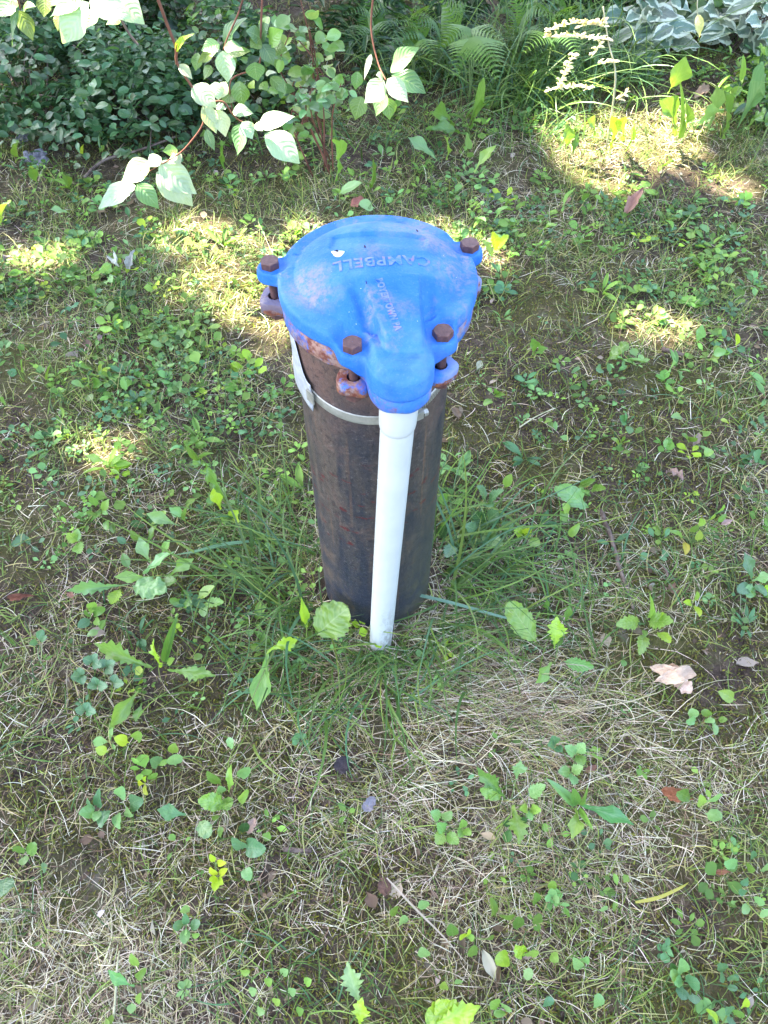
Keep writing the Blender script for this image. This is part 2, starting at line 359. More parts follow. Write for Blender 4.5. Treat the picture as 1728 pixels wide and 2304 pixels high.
# leaf outlines: half width (of 1) at v
def W_ov(v): return v ** 0.60 * (1 - v) ** 0.95 * (1 + 0.35 * math.sin(math.pi * min(1, v * 1.15)))
def W_oval(v): return math.sin(math.pi * min(1, v) ** 0.85) ** 0.62
def W_round(v): return 2 * math.sqrt(max(0, v * (1 - v)))
def pet(f, s):
    return lambda v: 0.09 if v < s else max(0.05, f((v - s) / (1 - s)))
def W_spoon(v): return (0.15 + 0.85 * math.exp(-((v - 0.62) / 0.25) ** 2)) * (1 - max(0, (v - 0.62) / 0.38) ** 2.6) ** 0.6
def W_lance(v): return (v ** 0.5) * (1 - v) ** 0.75 * 1.75
def W_lobed(v): return 0.10 + 0.75 * v ** 0.8 * (1.25 if v < 0.92 else 1.25 * (1 - v) / 0.08)
SHAPES = {  # name: (width fn, tooth amplitude, tooth count, segments along, fold, bow, wave, material)
    'dogwood': (W_ov, 0.0, 0, 14, 0.10, 0.10, 0.012, 'leaf'),
    'dogwood_curl': (W_ov, 0.0, 0, 14, 0.22, 0.20, 0.02, 'leaf'),
    'variegated': (W_ov, 0.0, 0, 12, 0.10, 0.12, 0.03, 'leaf_margin'),
    'oval': (pet(W_oval, 0.16), 0.03, 6, 12, 0.12, 0.08, 0.012, 'leaf_plain'),
    'round': (pet(W_round, 0.16), 0.02, 5, 12, 0.05, 0.05, 0.02, 'leaf_plain'),
    'spoon': (W_spoon, 0.06, 7, 18, 0.14, 0.12, 0.025, 'leaf_plain'),
    'dandelion': (W_spoon, 0.26, 8, 30, 0.16, 0.10, 0.03, 'leaf_plain'),
    'dandelion_twist': (W_spoon, 0.18, 6, 30, 0.10, 0.20, 0.05, 'leaf_plain'),
    'dock': (pet(W_round, 0.06), 0.09, 7, 24, 0.04, 0.10, 0.06, 'leaf'),
    'lance': (W_lance, 0.0, 0, 12, 0.20, 0.12, 0.01, 'leaf_plain'),
    'toothed': (pet(W_oval, 0.08), 0.16, 7, 26, 0.16, 0.06, 0.015, 'leaf'),
    'heart': (pet(lambda v: (v + 0.02) ** 0.33 * (1 - v) ** 0.60 * (1 - 0.25 * v), 0.14), 0.02, 5, 14, 0.10, 0.05, 0.02, 'leaf_plain'),
    'dead': (W_ov, 0.12, 5, 14, 0.45, 0.25, 0.08, 'dry'),
    'dead_round': (W_round, 0.10, 4, 14, 0.28, 0.22, 0.10, 'dry'),
}
LEAF = {}
def leaf_template(kind, variant=0):
    key = (kind, variant)
    if key in LEAF: return LEAF[key]
    f, ta, tn, ny, fold, bow, wave, mat = SHAPES[kind]
    r = random.Random(hash(kind) % 1000 if False else sum(map(ord, kind)) * 7 + variant)
    fm = max(f(k / 60) for k in range(1, 60))
    nx = 6; vs = []; uv = []; a1, a2, a3 = r.uniform(0, 6), r.uniform(0, 6), r.uniform(0, 6)
    tw = r.uniform(-0.35, 0.35) * (1.6 if 'twist' in kind else 1); side = r.uniform(-0.06, 0.06) * (3.2 if 'twist' in kind else 1)
    for j in range(ny + 1):
        v = j / ny; w = f(v) if 0 < v < 1 else f(min(max(v, 0.004), 0.996)) * 0.4
        w = max(0.02, w / fm)
        for i in range(nx + 1):
            u = i / nx * 2 - 1
            e = 1.0
            if ta and abs(u) > 0.6:
                ph = (v * tn + (0.13 if u > 0 else 0)) % 1.0
                e = 1 + ta * (ph - 0.55) * (1.4 if abs(u) > 0.9 else 0.5) * 2
            x = u * 0.5 * w * e + side * math.sin(v * math.pi * (2 if 'twist' in kind else 1))
            z = fold * abs(u) * w * 0.5 + bow * 4 * v * (1 - v) * 0.5
            z += wave * math.sin(v * 13 + a1 + u * 1.7) * abs(u) + wave * 0.7 * math.sin(v * 23 + a2 - u * 3) * abs(u)
            z += u * w * 0.5 * math.sin(tw * (v - 0.3) * 2.4)
            y = v + (0.03 * abs(u) if kind in ('heart',) else 0)
            if kind == 'heart' and v < 0.3: y -= 0.10 * abs(u) ** 2 * (1 if v > 0.12 else 0)
            vs.append((x, y, z)); uv.append((i / nx, v))
    fs = [(j * (nx + 1) + i, j * (nx + 1) + i + 1, (j + 1) * (nx + 1) + i + 1, (j + 1) * (nx + 1) + i) for j in range(ny) for i in range(nx)]
    m = npmesh('leaf_' + kind, np.array(vs), np.array(fs), None, np.array(uv), M[mat])
    LEAF[key] = m; return m

UPCAM = Vector((0, -0.35, 1)).normalized()
def put_leaf(root, kind, base, tip, width, color, normal=None, name='leaf', jitter=0.25, variant=None, hue=0.12):
    base = Vector(base); tip = Vector(tip); d = tip - base; L = d.length; d = d / L
    n = Vector(normal) if normal is not None else UPCAM.copy()
    n = n + Vector((random.uniform(-jitter, jitter), random.uniform(-jitter, jitter), random.uniform(-jitter, jitter) * 0.5))
    n = (n - d * n.dot(d)).normalized(); x = d.cross(n)
    m = Matrix.Identity(4); loc = root.location
    for k in range(3):
        m[k][0] = x[k] * width; m[k][1] = d[k] * L; m[k][2] = n[k] * L; m[k][3] = base[k] - loc[k]
    o = bpy.data.objects.new(name, leaf_template(kind, random.randrange(3) if variant is None else variant)); col.objects.link(o)
    o.parent = root; o.matrix_basis = m
    k = 1 + random.uniform(-hue, hue); o.color = (color[0] * k * (1 + random.uniform(-hue, hue)), color[1] * k, color[2] * k, 1)
    return o

# colours of foliage
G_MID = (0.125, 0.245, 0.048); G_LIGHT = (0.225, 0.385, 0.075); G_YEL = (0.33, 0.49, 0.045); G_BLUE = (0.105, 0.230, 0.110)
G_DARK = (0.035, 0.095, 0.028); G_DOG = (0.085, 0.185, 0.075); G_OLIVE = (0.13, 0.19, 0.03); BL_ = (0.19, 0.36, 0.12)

exec_order = []
# ================================================================== GROUND
def axis_pts(lo, hi, clo, chi, fine):
    c = np.arange(clo, chi + 1e-6, fine); k = 0; a = []; s = fine; x = clo
    while x > lo: s *= 1.35; x -= s; a.append(max(x, lo))
    b = []; s = fine; x = chi
    while x < hi: s *= 1.35; x += s; b.append(min(x, hi))
    return np.array(a[::-1] + list(c) + b)
gx = axis_pts(-120, 120, -1.7, 1.7, 0.015); gy = axis_pts(-120, 120, -1.0, 2.9, 0.015)
X, Y = np.meshgrid(gx, gy); Z = gh(X, Y)
Z = np.where((np.abs(X) > 12) | (np.abs(Y) > 12), 0, Z)
nX, nY = len(gx), len(gy)
idx = np.arange(nX * nY).reshape(nY, nX)
F4 = np.stack([idx[:-1, :-1], idx[:-1, 1:], idx[1:, 1:], idx[1:, :-1]], -1).reshape(-1, 4)
ground = link('ground', npmesh('ground', np.stack([X, Y, Z], -1).reshape(-1, 3), F4, mat=M['soil']))
tag(ground, 'bare brown soil with thatch and moss under the weeds', kind='structure')

# ================================================================== WELL HEAD
well = empty('well_casing', (0, 0, 0))
tag(well, 'capped well casing of rusty steel with bolted blue cap and white conduit in front', 'well')
CX, CY = 0.005, 0.004; RF = 0.0955; ZF = 0.5835
BOLTS = [(-0.100, 0.026, 8), (0.096, 0.054, 14), (-0.017, -0.089, 2), (0.064, -0.0735, 26)]
LOBE = (0.0255, -0.1035)
def smin(a, b, k):
    h = max(k - abs(a - b), 0) / k; return min(a, b) - h * h * k * 0.25
def seg(p, a, b, r):
    pa = (p[0] - a[0], p[1] - a[1]); ba = (b[0] - a[0], b[1] - a[1])
    h = max(0, min(1, (pa[0] * ba[0] + pa[1] * ba[1]) / (ba[0] ** 2 + ba[1] ** 2)))
    return math.hypot(pa[0] - ba[0] * h, pa[1] - ba[1] * h) - r
def cap_sdf(x, y, grow=0.0, lugs=True):
    d = math.hypot(x - CX, y - CY) - RF
    d = smin(d, seg((x, y), (CX + 0.006, CY - 0.03), LOBE, 0.0305), 0.012)
    if lugs:
        for bx, by, _ in BOLTS:
            ux, uy = bx - CX, by - CY
            d = smin(d, seg((x, y), (CX + ux * 0.8, CY + uy * 0.8), (bx, by), 0.0138), 0.010)
    return d - grow
def outline(n, grow=0.0, lugs=True):
    out = []
    for k in range(n):
        a = 2 * math.pi * k / n; c, s = math.cos(a), math.sin(a); lo, hi = 0.05, 0.2
        r = hi                                      # walk inwards to the outermost crossing
        while cap_sdf(CX + c * r, CY + s * r, grow, lugs) > 0: r -= 0.0015
        lo, hi = r, r + 0.0015
        for _ in range(12):
            mid = (lo + hi) / 2
            if cap_sdf(CX + c * mid, CY + s * mid, grow, lugs) > 0: hi = mid
            else: lo = mid
        out.append((c, s, lo))
    return out
def sst(a, b, x):
    t = max(0.0, min(1.0, (x - a) / (b - a))); return t * t * (3 - 2 * t)
pc = [P(742, 534, 0.612), P(949, 512, 0.612)]
PAN = (pc[0].x, pc[1].x, 0.012, (pc[0].y + pc[1].y) / 2)   # recessed panel x0,x1,y0,y1
def cap_top(x, y):
    dx, dy = x - CX, y - CY; r = math.hypot(dx, dy)
    dl = math.hypot(x - LOBE[0], y - LOBE[1])
    mask = (1 - sst(0.0006, 0.007, r - RF)) * sst(0.026, 0.042, dl)
    for bx, by, _ in BOLTS: mask *= sst(0.0105, 0.0270, math.hypot(x - bx, y - by))
    base = 0.0105 * mask
    dome = 0.0310 * max(0.0, 1 - (r / 0.0915) ** (2.1 + 1.2 * sst(-0.055, 0.025, y))) * (1 - 0.5 * sst(0.080, 0.0915, r))
    t = (-0.010 - y) / 0.092; tc = max(0.0, min(1.0, t))
    left, right = -0.014 + 0.030 * tc, 0.0435
    q = max(left - x, x - right)
    rg = (1 - sst(-0.0005, 0.0065, q)) * (1 - sst(0.90, 1.06, t)) * sst(0.0, 0.12, t)
    ridge = (0.0292 - 0.0120 * tc) * rg
    q2 = seg((x, y), (CX + 0.010, CY - 0.055), LOBE, 0.0)
    pad = 0.0078 * (1 - sst(0.0205, 0.0298, q2))
    z = max(base, dome)
    for o in (ridge, pad):
        k = 0.004; h = max(k - abs(z - o), 0) / k; z = max(z, o) + h * h * k * 0.25
    if t > 0: z -= 0.0040 * math.exp(-((q - 0.0090) / 0.0055) ** 2) * sst(0.05, 0.4, t) * (1 - sst(0.75, 1.0, t)) * (1 if z > 0.008 else 0)
    fx = sst(PAN[0] - 0.001, PAN[0] + 0.005, x) * (1 - sst(PAN[1] + 0.000, PAN[1] + 0.007, x))
    fy = sst(PAN[2] - 0.002, PAN[2] + 0.016, y) * (1 - sst(PAN[3] - 0.003, PAN[3] + 0.0010, y))
    z -= 0.0030 * fx * fy
    return ZF + z
def skirt_levels(ol):
    v = []
    for c, s_, r in ol:
        x, y = CX + c * r, CY + s_ * r; dl = math.hypot(x - LOBE[0], y - LOBE[1])
        v.append(ZF - 0.0220 if dl < 0.040 else (ZF - 0.0115 if r > RF + 0.0015 else ZF - 0.0060))
    v = np.array(v)
    for _ in range(max(3, len(ol) // 60)): v = (np.roll(v, 1) + v + np.roll(v, -1)) / 3
    return v
def build_cap():
    n = 420; nr = 64; ol = outline(n); vs = [(CX, CY, cap_top(CX, CY))]; fs = []
    rings = [math.sqrt((j + 1) / nr) ** 1.25 for j in range(nr)]
    rings[-1] = 1.0
    for s in rings:
        for c, sn, r in ol:
            x = CX + c * r * s; y = CY + sn * r * s; e = r * (1 - s)
            rad = 0.0045; dr = rad * (1 - math.sqrt(max(0, 1 - (1 - e / rad) ** 2))) if e < rad else 0
            vs.append((x, y, cap_top(x, y) - min(dr, rad)))
    zb = skirt_levels(ol)
    for dz, g in ((0.0035, 0.0005), (0.0010, 0.0002), (0.0, -0.0012), (0.0, -0.02)):
        for q, (c, sn, r) in enumerate(ol): vs.append((CX + c * (r + g), CY + sn * (r + g), zb[q] + dz))
    for k in range(n): fs.append((0, 1 + k, 1 + (k + 1) % n))
    for j in range(len(rings) - 1 + 4):
        for k in range(n):
            a = 1 + j * n + k; b = 1 + j * n + (k + 1) % n
            fs.append((a, a + n, b + n, b))
    return link('cap_cover', pymesh('cap_cover', vs, fs, M['blue']), well)
cap = build_cap()
def build_gasket():
    ol = outline(200, -0.0035, False); zb = skirt_levels(ol); vs = []; fs = []; n = 200
    for dz in (0.0005, -0.004):
        for q, (c, s, r) in enumerate(ol): vs.append((CX + c * r, CY + s * r, zb[q] + dz))
    for k in range(n): fs.append((k, k + n, (k + 1) % n + n, (k + 1) % n))
    return link('gasket', pymesh('gasket', vs, fs, M['dark']), well)
build_gasket()
def build_flange():
    n = 360; ol = outline(n, -0.0012, False); zb = skirt_levels(ol); vs = []; fs = []
    prof = [(-0.02, 0, 0), (-0.0018, 0, 0), (0.0, 0, -0.0015), (-0.0006, 1, 0.004), (-0.0035, 1, 0.001), (-0.0060, 1, 0.0), (-0.022, 1, 0.0)]
    for g, w, dz in prof:
        for q, (c, s, r) in enumerate(ol):
            k = 0.0010 * math.sin(31 * c + 9 * s) * math.sin(17 * s); snout = sst(ZF - 0.012, ZF - 0.021, zb[q])
            z = (zb[q] - 0.0016 + dz) if w == 0 else (ZF - 0.0325 - 0.0085 * snout + dz + k)
            vs.append((CX + c * (r + g * (1 - 0.4 * snout)), CY + s * (r + g * (1 - 0.4 * snout)), z))
    for j in range(len(prof) - 1):
        for k in range(n):
            a = j * n + k; b = j * n + (k + 1) % n; fs.append((a, a + n, b + n, b))
    # ears with oversized holes
    for bx, by, _ in BOLTS:
        ux, uy = bx - CX, by - CY; L = math.hypot(ux, uy); ux /= L; uy /= L; m = 40; base = len(vs)
        def ear(a):
            c, s = math.cos(a), math.sin(a); r = 0.0015
            while True:
                al = c * r * ux + s * r * uy; tn = abs(-c * r * uy + s * r * ux); qx = tn - 0.0068; qy = max(al - 0.0050, -0.022 - al)
                if math.hypot(max(qx, 0), max(qy, 0)) - 0.0088 > 0: return r
                r += 0.0004
        rr = [ear(2 * math.pi * k / m) for k in range(m)]
        z1, z0 = ZF - 0.034, ZF - 0.0475
        for rad, z in (('h', z1), ('o', z1 + 0.0), ('O', z1 - 0.002), ('O', z0 + 0.001), ('o', z0), ('h', z0), ('h', z1)):
            for k in range(m):
                a = 2 * math.pi * k / m; r = 0.0068 if rad == 'h' else (rr[k] - 0.0012 if rad == 'o' else rr[k] * (1 + 0.03 * math.sin(5 * a)))
                vs.append((bx + math.cos(a) * r, by + math.sin(a) * r, z))
        for j in range(6):
            for k in range(m):
                a = base + j * m + k; b = base + j * m + (k + 1) % m; fs.append((a, a + m, b + m, b))
        # web that ties the ear to the ring
        tx, ty = -uy, ux; base = len(vs); w = 0.0150
        for z in (ZF - 0.020, ZF - 0.036):
            for q, e in ((-w, -0.030), (w, -0.030), (w, -0.0125), (-w, -0.0125)):
                vs.append((bx + ux * e + tx * q, by + uy * e + ty * q, z))
        fs += [(base, base + 1, base + 2, base + 3), (base + 4, base + 5, base + 6, base + 7)] + [(base + k, base + 4 + k, base + 4 + (k + 1) % 4, base + (k + 1) % 4) for k in range(4)]
    return link('lower_flange', pymesh('lower_flange', vs, fs, M['blue_worn']), well)
build_flange()

def hexmesh(af, z0, z1, chamfer=0.0009, top=True):
    vs = []; fs = []; rr = af / math.sqrt(3)
    rings = [(0.0, z0), (1.0, z0), (1.0, z1 - chamfer), (0.90, z1), (0.0, z1)] if top else [(0.0, z0), (0.90, z0), (1.0, z0 + chamfer), (1.0, z1), (0.0, z1)]
    n = 24
    for s, z in rings:
        for k in range(n):
            a = 2 * math.pi * k / n
            hexr = (af / 2) / math.cos(((a + math.pi / 6) % (math.pi / 3)) - math.pi / 6)
            r = hexr if s == 1.0 else (af / 2) * 0.99 if s > 0 else 0.0002
            vs.append((r * math.cos(a), r * math.sin(a), z))
    for j in range(4):
        for k in range(n):
            a = j * n + k; b = j * n + (k + 1) % n; fs.append((a, b, b + n, a + n))
    return vs, fs
bolt_head = None
def build_bolts():
    hv, hf = hexmesh(0.0168, 0.0, 0.0072); nv, nf = hexmesh(0.0168, -0.0105, 0.0, top=False)
    hm = pymesh('bolt_head', hv, hf, M['bolt'], False); nm = pymesh('nut', nv, nf, M['bolt'], False)
    sv = []; sf = []; n = 16; zs = [0.0, -0.010] + [-0.010 - 0.00075 * k for k in range(1, 66)] ; rs = [0.0047, 0.0047] + [0.0047 if k % 2 else 0.0043 for k in range(1, 66)]
    for z, r in zip(zs, rs):
        for k in range(n): a = 2 * math.pi * k / n; sv.append((r * math.cos(a), r * math.sin(a), z))
    for j in range(len(zs) - 1):
        for k in range(n): a = j * n + k; b = j * n + (k + 1) % n; sf.append((a, a + n, b + n, b))
    sf.append(tuple(range((len(zs) - 1) * n, len(zs) * n)))
    sm = pymesh('bolt_shank', sv, sf, M['bolt'])
    for bx, by, rz in BOLTS:
        b = link('bolt', hm, well); zt = cap_top(bx, by); b.location = (bx, by, zt - 0.0002); b.rotation_euler = (R(random.uniform(-1.5, 1.5)), R(random.uniform(-1.5, 1.5)), R(rz))
        s = link('shank', sm, b); t = link('nut', nm, b); t.location = (0, 0, ZF - 0.0477 - zt); t.rotation_euler = (0, 0, R(random.uniform(0, 60)))
build_bolts()

def text_mesh(body, size, extrude):
    c = bpy.data.curves.new('lettering', 'FONT'); c.body = body; c.size = size; c.extrude = extrude; c.align_x = 'CENTER'; c.align_y = 'CENTER'
    c.space_character = 1.12; c.offset = 0.0004
    o = bpy.data.objects.new('tmp', c); col.objects.link(o); dg = bpy.context.evaluated_depsgraph_get(); dg.update()
    m = bpy.data.meshes.new_from_object(o.evaluated_get(dg)); bpy.data.objects.remove(o); bpy.data.curves.remove(c)
    m.name = 'lettering'; m.materials.clear(); m.materials.append(M['lettering']); return m
def wrap_text(m, mat4, lift):                    # lay the letters on the cap's surface
    for v in m.vertices:
        p = mat4 @ Vector((v.co.x, v.co.y, 0)); v.co = (p.x, p.y, cap_top(p.x, p.y) + (lift if v.co.z > 0 else -0.0006))
    m.update()
tL = P(750, 599, 0.612); tR = P(968, 584, 0.612)
m = text_mesh('CAMPBELL', 0.0185, 0.0005)
wid = max(v.co.x for v in m.vertices) - min(v.co.x for v in m.vertices)
ang = math.atan2(tL.y - tR.y, tL.x - tR.x); sc = (tL - tR).length / wid
wrap_text(m, Matrix.Translation(((tL.x + tR.x) / 2, (tL.y + tR.y) / 2, 0)) @ Matrix.Rotation(ang, 4, 'Z') @ Matrix.Diagonal((sc, 0.95, 1, 1)), 0.0006)
lt = link('lettering', m, cap)
tA = P(852, 628, 0.612); tB = P(896, 742, 0.603)
m = text_mesh('BOYERTOWN PA', 0.0085, 0.0004)
wid = max(v.co.x for v in m.vertices) - min(v.co.x for v in m.vertices); ang = math.atan2(tB.y - tA.y, tB.x - tA.x)
wrap_text(m, Matrix.Translation(((tA.x + tB.x) / 2, (tA.y + tB.y) / 2, 0)) @ Matrix.Rotation(ang, 4, 'Z') @ Matrix.Diagonal(((tB - tA).length / wid, 1, 1, 1)), 0.0005)
link('lettering', m, cap)
def blob(name, cpos, pts, mat, parent, lift=0.0006):
    vs = [(cpos[0], cpos[1], cap_top(*cpos) + lift * 1.6)]
    for x, y in pts: vs.append((cpos[0] + x, cpos[1] + y, cap_top(cpos[0] + x, cpos[1] + y) + lift * 0.3))
    n = len(pts); return link(name, pymesh(name, vs, [(0, 1 + k, 1 + (k + 1) % n) for k in range(n)], mat), parent)
c0 = P(760, 571, 0.612)
blob('bird_dropping', (c0.x, c0.y), [(0.0062 * math.cos(a) * (1 + 0.15 * math.sin(3 * a)), 0.0052 * math.sin(a - 0.3) + 0.001 * math.cos(2 * a)) for a in np.linspace(0, 6.28, 15)[:-1]], M['chip'], cap)
c1 = P(758, 568, 0.612); blob('speck', (c1.x, c1.y), [(-0.003, 0.0018), (-0.001, 0.0004), (0.002, -0.002), (0.0012, 0.0022), (-0.0008, 0.0012)], M['dark'], cap, 0.0016)
for px, py, s in ((821, 557, 1.0), (939, 507, 1.1), (824, 634, 0.5)):
    c1 = P(px, py, 0.612); blob('speck', (c1.x, c1.y), [(-0.0010 * s, 0.004 * s), (-0.0006 * s, -0.003 * s), (0.0012 * s, -0.0035 * s), (0.0006 * s, 0.002 * s)], M['dark'], cap, 0.0006)

# casing
RC = 0.0805
lathe('casing_pipe', [(0.0755, 0.555), (RC - 0.0002, 0.5555), (RC, 0.554)] + [(RC, 0.554 - 0.63 * k / 20) for k in range(1, 21)], M['casing'], well, 120)
# hose-clamp band, rising towards the back
def band_z(y): return 0.4795 + 0.30 * (y + 0.084)
def build_band():
    vs = []; fs = []; n = 140; r0, r1 = RC + 0.0003, RC + 0.0014; hw = 0.0062
    for k in range(n):
        a = 2 * math.pi * k / n; c, s = math.cos(a), math.sin(a); z = band_z((RC + 0.0016) * s)
        dx = 0.0
        for r, dz in ((r0, hw), (r1 - 0.0003, hw), (r1, hw - 0.0012), (r1, -hw + 0.0012), (r1 - 0.0003, -hw), (r0, -hw)): vs.append((r * c, r * s, z + dz))
    for k in range(n):
        for j in range(5):
            a = k * 6 + j; b = ((k + 1) % n) * 6 + j; fs.append((a, b, b + 1, a + 1))
    o = link('clamp_band', pymesh('clamp_band', vs, fs, M['strap']), well)
    slots = []; sfs = []
    for k in range(26):                          # worm-drive slots right of the conduit
        a = R(-57 + k * 2.1); z = band_z(0.086 * math.sin(a)); i = len(slots)
        for da, dz in ((-0.006, -0.0040), (0.004, -0.0040), (0.012, 0.0040), (0.002, 0.0040)):
            slots.append(((RC + 0.0017) * math.cos(a + da), (RC + 0.0017) * math.sin(a + da), z + dz))
        sfs.append((i, i + 1, i + 2, i + 3))
    link('band_slots', pymesh('band_slots', slots, sfs, M['strap_dark'], False), o)
    return o
band = build_band()
def build_plate():                               # zinc sheet caught under the band on the left
    vs = []; fs = []; na, nz = 18, 12
    for i in range(na + 1):
        a = R(172 + 50 * i / na); u = i / na
        for j in range(nz + 1):
            v = j / nz; bot = 0.466 + 0.012 * (1 - u) + 0.002 * math.sin(u * 9); top = 0.548 - 0.045 * sst(0.45, 1.0, u) + 0.002 * math.sin(u * 14)
            z = bot + (top - bot) * v; r = RC + 0.0020 + 0.0016 * math.sin(u * 5 + v * 3) ** 2 + 0.001 * (1 - v) * (1 - u)
            vs.append((r * math.cos(a), r * math.sin(a), z))
    for i in range(na):
        for j in range(nz): a = i * (nz + 1) + j; fs.append((a, a + 1, a + nz + 2, a + nz + 1))
    o = link('zinc_sheet', pymesh('zinc_sheet', vs, fs, M['zinc']), well)
    md = o.modifiers.new('solid', 'SOLIDIFY'); md.thickness = 0.0007
    return o
build_plate()
# tab of the band bridging over the sheet and the screw housing at the conduit
def box_mesh(name, sx, sy, sz, mat, bev=0.0006):
    import bmesh
    bm = bmesh.new(); bmesh.ops.create_cube(bm, size=1); bmesh.ops.scale(bm, vec=(sx, sy, sz), verts=bm.verts)
    bmesh.ops.bevel(bm, geom=bm.edges[:], offset=bev, segments=2, affect='EDGES')
    m = bpy.data.meshes.new(name); bm.to_mesh(m); bm.free(); m.materials.append(mat); return m
a = R(221); o = link('clamp_tab', box_mesh('clamp_tab', 0.0016, 0.012, 0.016, M['strap']), band); o.location = ((RC + 0.0045) * math.cos(a), (RC + 0.0045) * math.sin(a), band_z(0.086 * math.sin(a))); o.rotation_euler = (0, 0, a)
a = R(-60); o = link('screw_housing', box_mesh('screw_housing', 0.008, 0.016, 0.011, M['strap']), band); o.location = ((RC + 0.0055) * math.cos(a), (RC + 0.0055) * math.sin(a), band_z(0.089 * math.sin(a)) - 0.001); o.rotation_euler = (0, 0, a)
sm_v, sm_f = hexmesh(0.0075, 0, 0.005); o2 = link('clamp_screw', pymesh('clamp_screw', sm_v, sm_f, M['strap'], False), o); o2.location = (0.001, 0.008, 0); o2.rotation_euler = (R(-90), 0, 0)

# conduit and adapter
cb = Vector((0.0035, -0.0995, -0.05)); ct = Vector((0.0240, -0.1075, 0.505)); ax = (ct - cb)
def along(z): return cb + ax * ((z - cb.z) / ax.z)
def conduit_piece(name, prof, mat):
    vs = []; fs = []; n = 56
    for r, z in prof:
        c = along(z)
        for k in range(n): a = 2 * math.pi * k / n; vs.append((c.x + r * math.cos(a), c.y + r * math.sin(a), z))
    for j in range(len(prof) - 1):
        for k in range(n): a = j * n + k; b = j * n + (k + 1) % n; fs.append((a, b, b + n, a + n))
    return link(name, pymesh(name, vs, fs, mat), well)
cond = conduit_piece('conduit', [(0.0166, -0.05 + 0.56 * k / 16) for k in range(17)], M['pvc'])
conduit_piece('conduit_adapter', [(0.0166, 0.5010), (0.0169, 0.5020), (0.0176, 0.5035), (0.0181, 0.5080), (0.0184, 0.5200), (0.0185, 0.5560)], M['pvc'])

# ================================================================== SCATTERED COVER (uncountable)
def in_view(n, pad=0.25, power=1.0, ymax=3.0):
    """ground points inside and a little around the view, thinned with distance"""
    out = []; tot = 0
    while tot < n:
        k = 40000; y = rng.uniform(-0.85, ymax, k); x = rng.uniform(-1.9, 1.9, k)
        z = (y - CAM.y) * _cp + CAM.z * _sp
        ok = (np.abs(x - CAM.x) < 0.5 * z * 1.0 + pad) & (rng.random(k) < (0.86 / np.maximum(z, 0.86)) ** power)
        ok &= (x * x + y * y > 0.088 ** 2)
        out.append(np.stack([x[ok], y[ok]], 1)); tot += ok.sum()
    return np.concatenate(out)[:n]
def keep(p, prob): return p[rng.random(len(p)) < prob]
def gauss(px, py, cx, cy, sx, sy): return np.exp(-((px - cx) / sx) ** 2 - ((py - cy) / sy) ** 2)
def blades(name, p, L, wid, el0, el1, az, C, mat, parent=None, seg=4, z0=0.0, twist=0.6, label=None):
    n = len(p); t = np.linspace(0, 1, seg + 1)
    el = el0[:, None] + (el1 - el0)[:, None] * t[None]; azz = az[:, None] + rng.uniform(-1.2, 1.2, n)[:, None] * t[None]
    st = L[:, None] / seg
    dx = np.cos(el) * np.cos(azz) * st; dy = np.cos(el) * np.sin(azz) * st; dz = np.sin(el) * st
    cx = np.concatenate([np.zeros((n, 1)), np.cumsum(dx[:, :-1], 1)], 1) + p[:, 0:1]
    cy = np.concatenate([np.zeros((n, 1)), np.cumsum(dy[:, :-1], 1)], 1) + p[:, 1:2]
    g = gh(p[:, 0], p[:, 1])[:, None]
    cz = g + z0 + np.concatenate([np.zeros((n, 1)), np.cumsum(dz[:, :-1], 1)], 1)
    cz = np.maximum(cz, gh(cx, cy) + 0.0012)
    wv = (wid[:, None] * (1 - t[None] ** 1.6 * 0.85)) / 2
    tz = rng.uniform(-twist, twist, n)[:, None]
    wx = -np.sin(azz) * np.cos(tz) * wv; wy = np.cos(azz) * np.cos(tz) * wv; wz = np.sin(tz) * wv
    A = np.stack([cx - wx, cy - wy, cz - wz], -1); B = np.stack([cx + wx, cy + wy, cz + wz], -1)
    V = np.stack([A, B], 2).reshape(n, -1, 3)
    k = (seg + 1) * 2; base = (np.arange(n) * k)[:, None, None]
    f = np.array([[2 * j, 2 * j + 1, 2 * j + 3, 2 * j + 2] for j in range(seg)])[None] + base
    CC = np.repeat(C, k, 0)
    return tag(link(name, npmesh(name, V.reshape(-1, 3), f.reshape(-1, 4), CC, None, mat), parent), label, kind='stuff')
def tints(n, cols, w, var=0.25):
    cols = np.array(cols); i = rng.choice(len(cols), n, p=np.array(w) / sum(w))
    return cols[i] * rng.uniform(1 - var, 1 + var, (n, 1)) * rng.uniform(0.92, 1.08, (n, 3))
STRAW = [(0.50, 0.43, 0.31), (0.70, 0.63, 0.50), (0.27, 0.19, 0.12), (0.40, 0.37, 0.18), (0.10, 0.062, 0.045)]

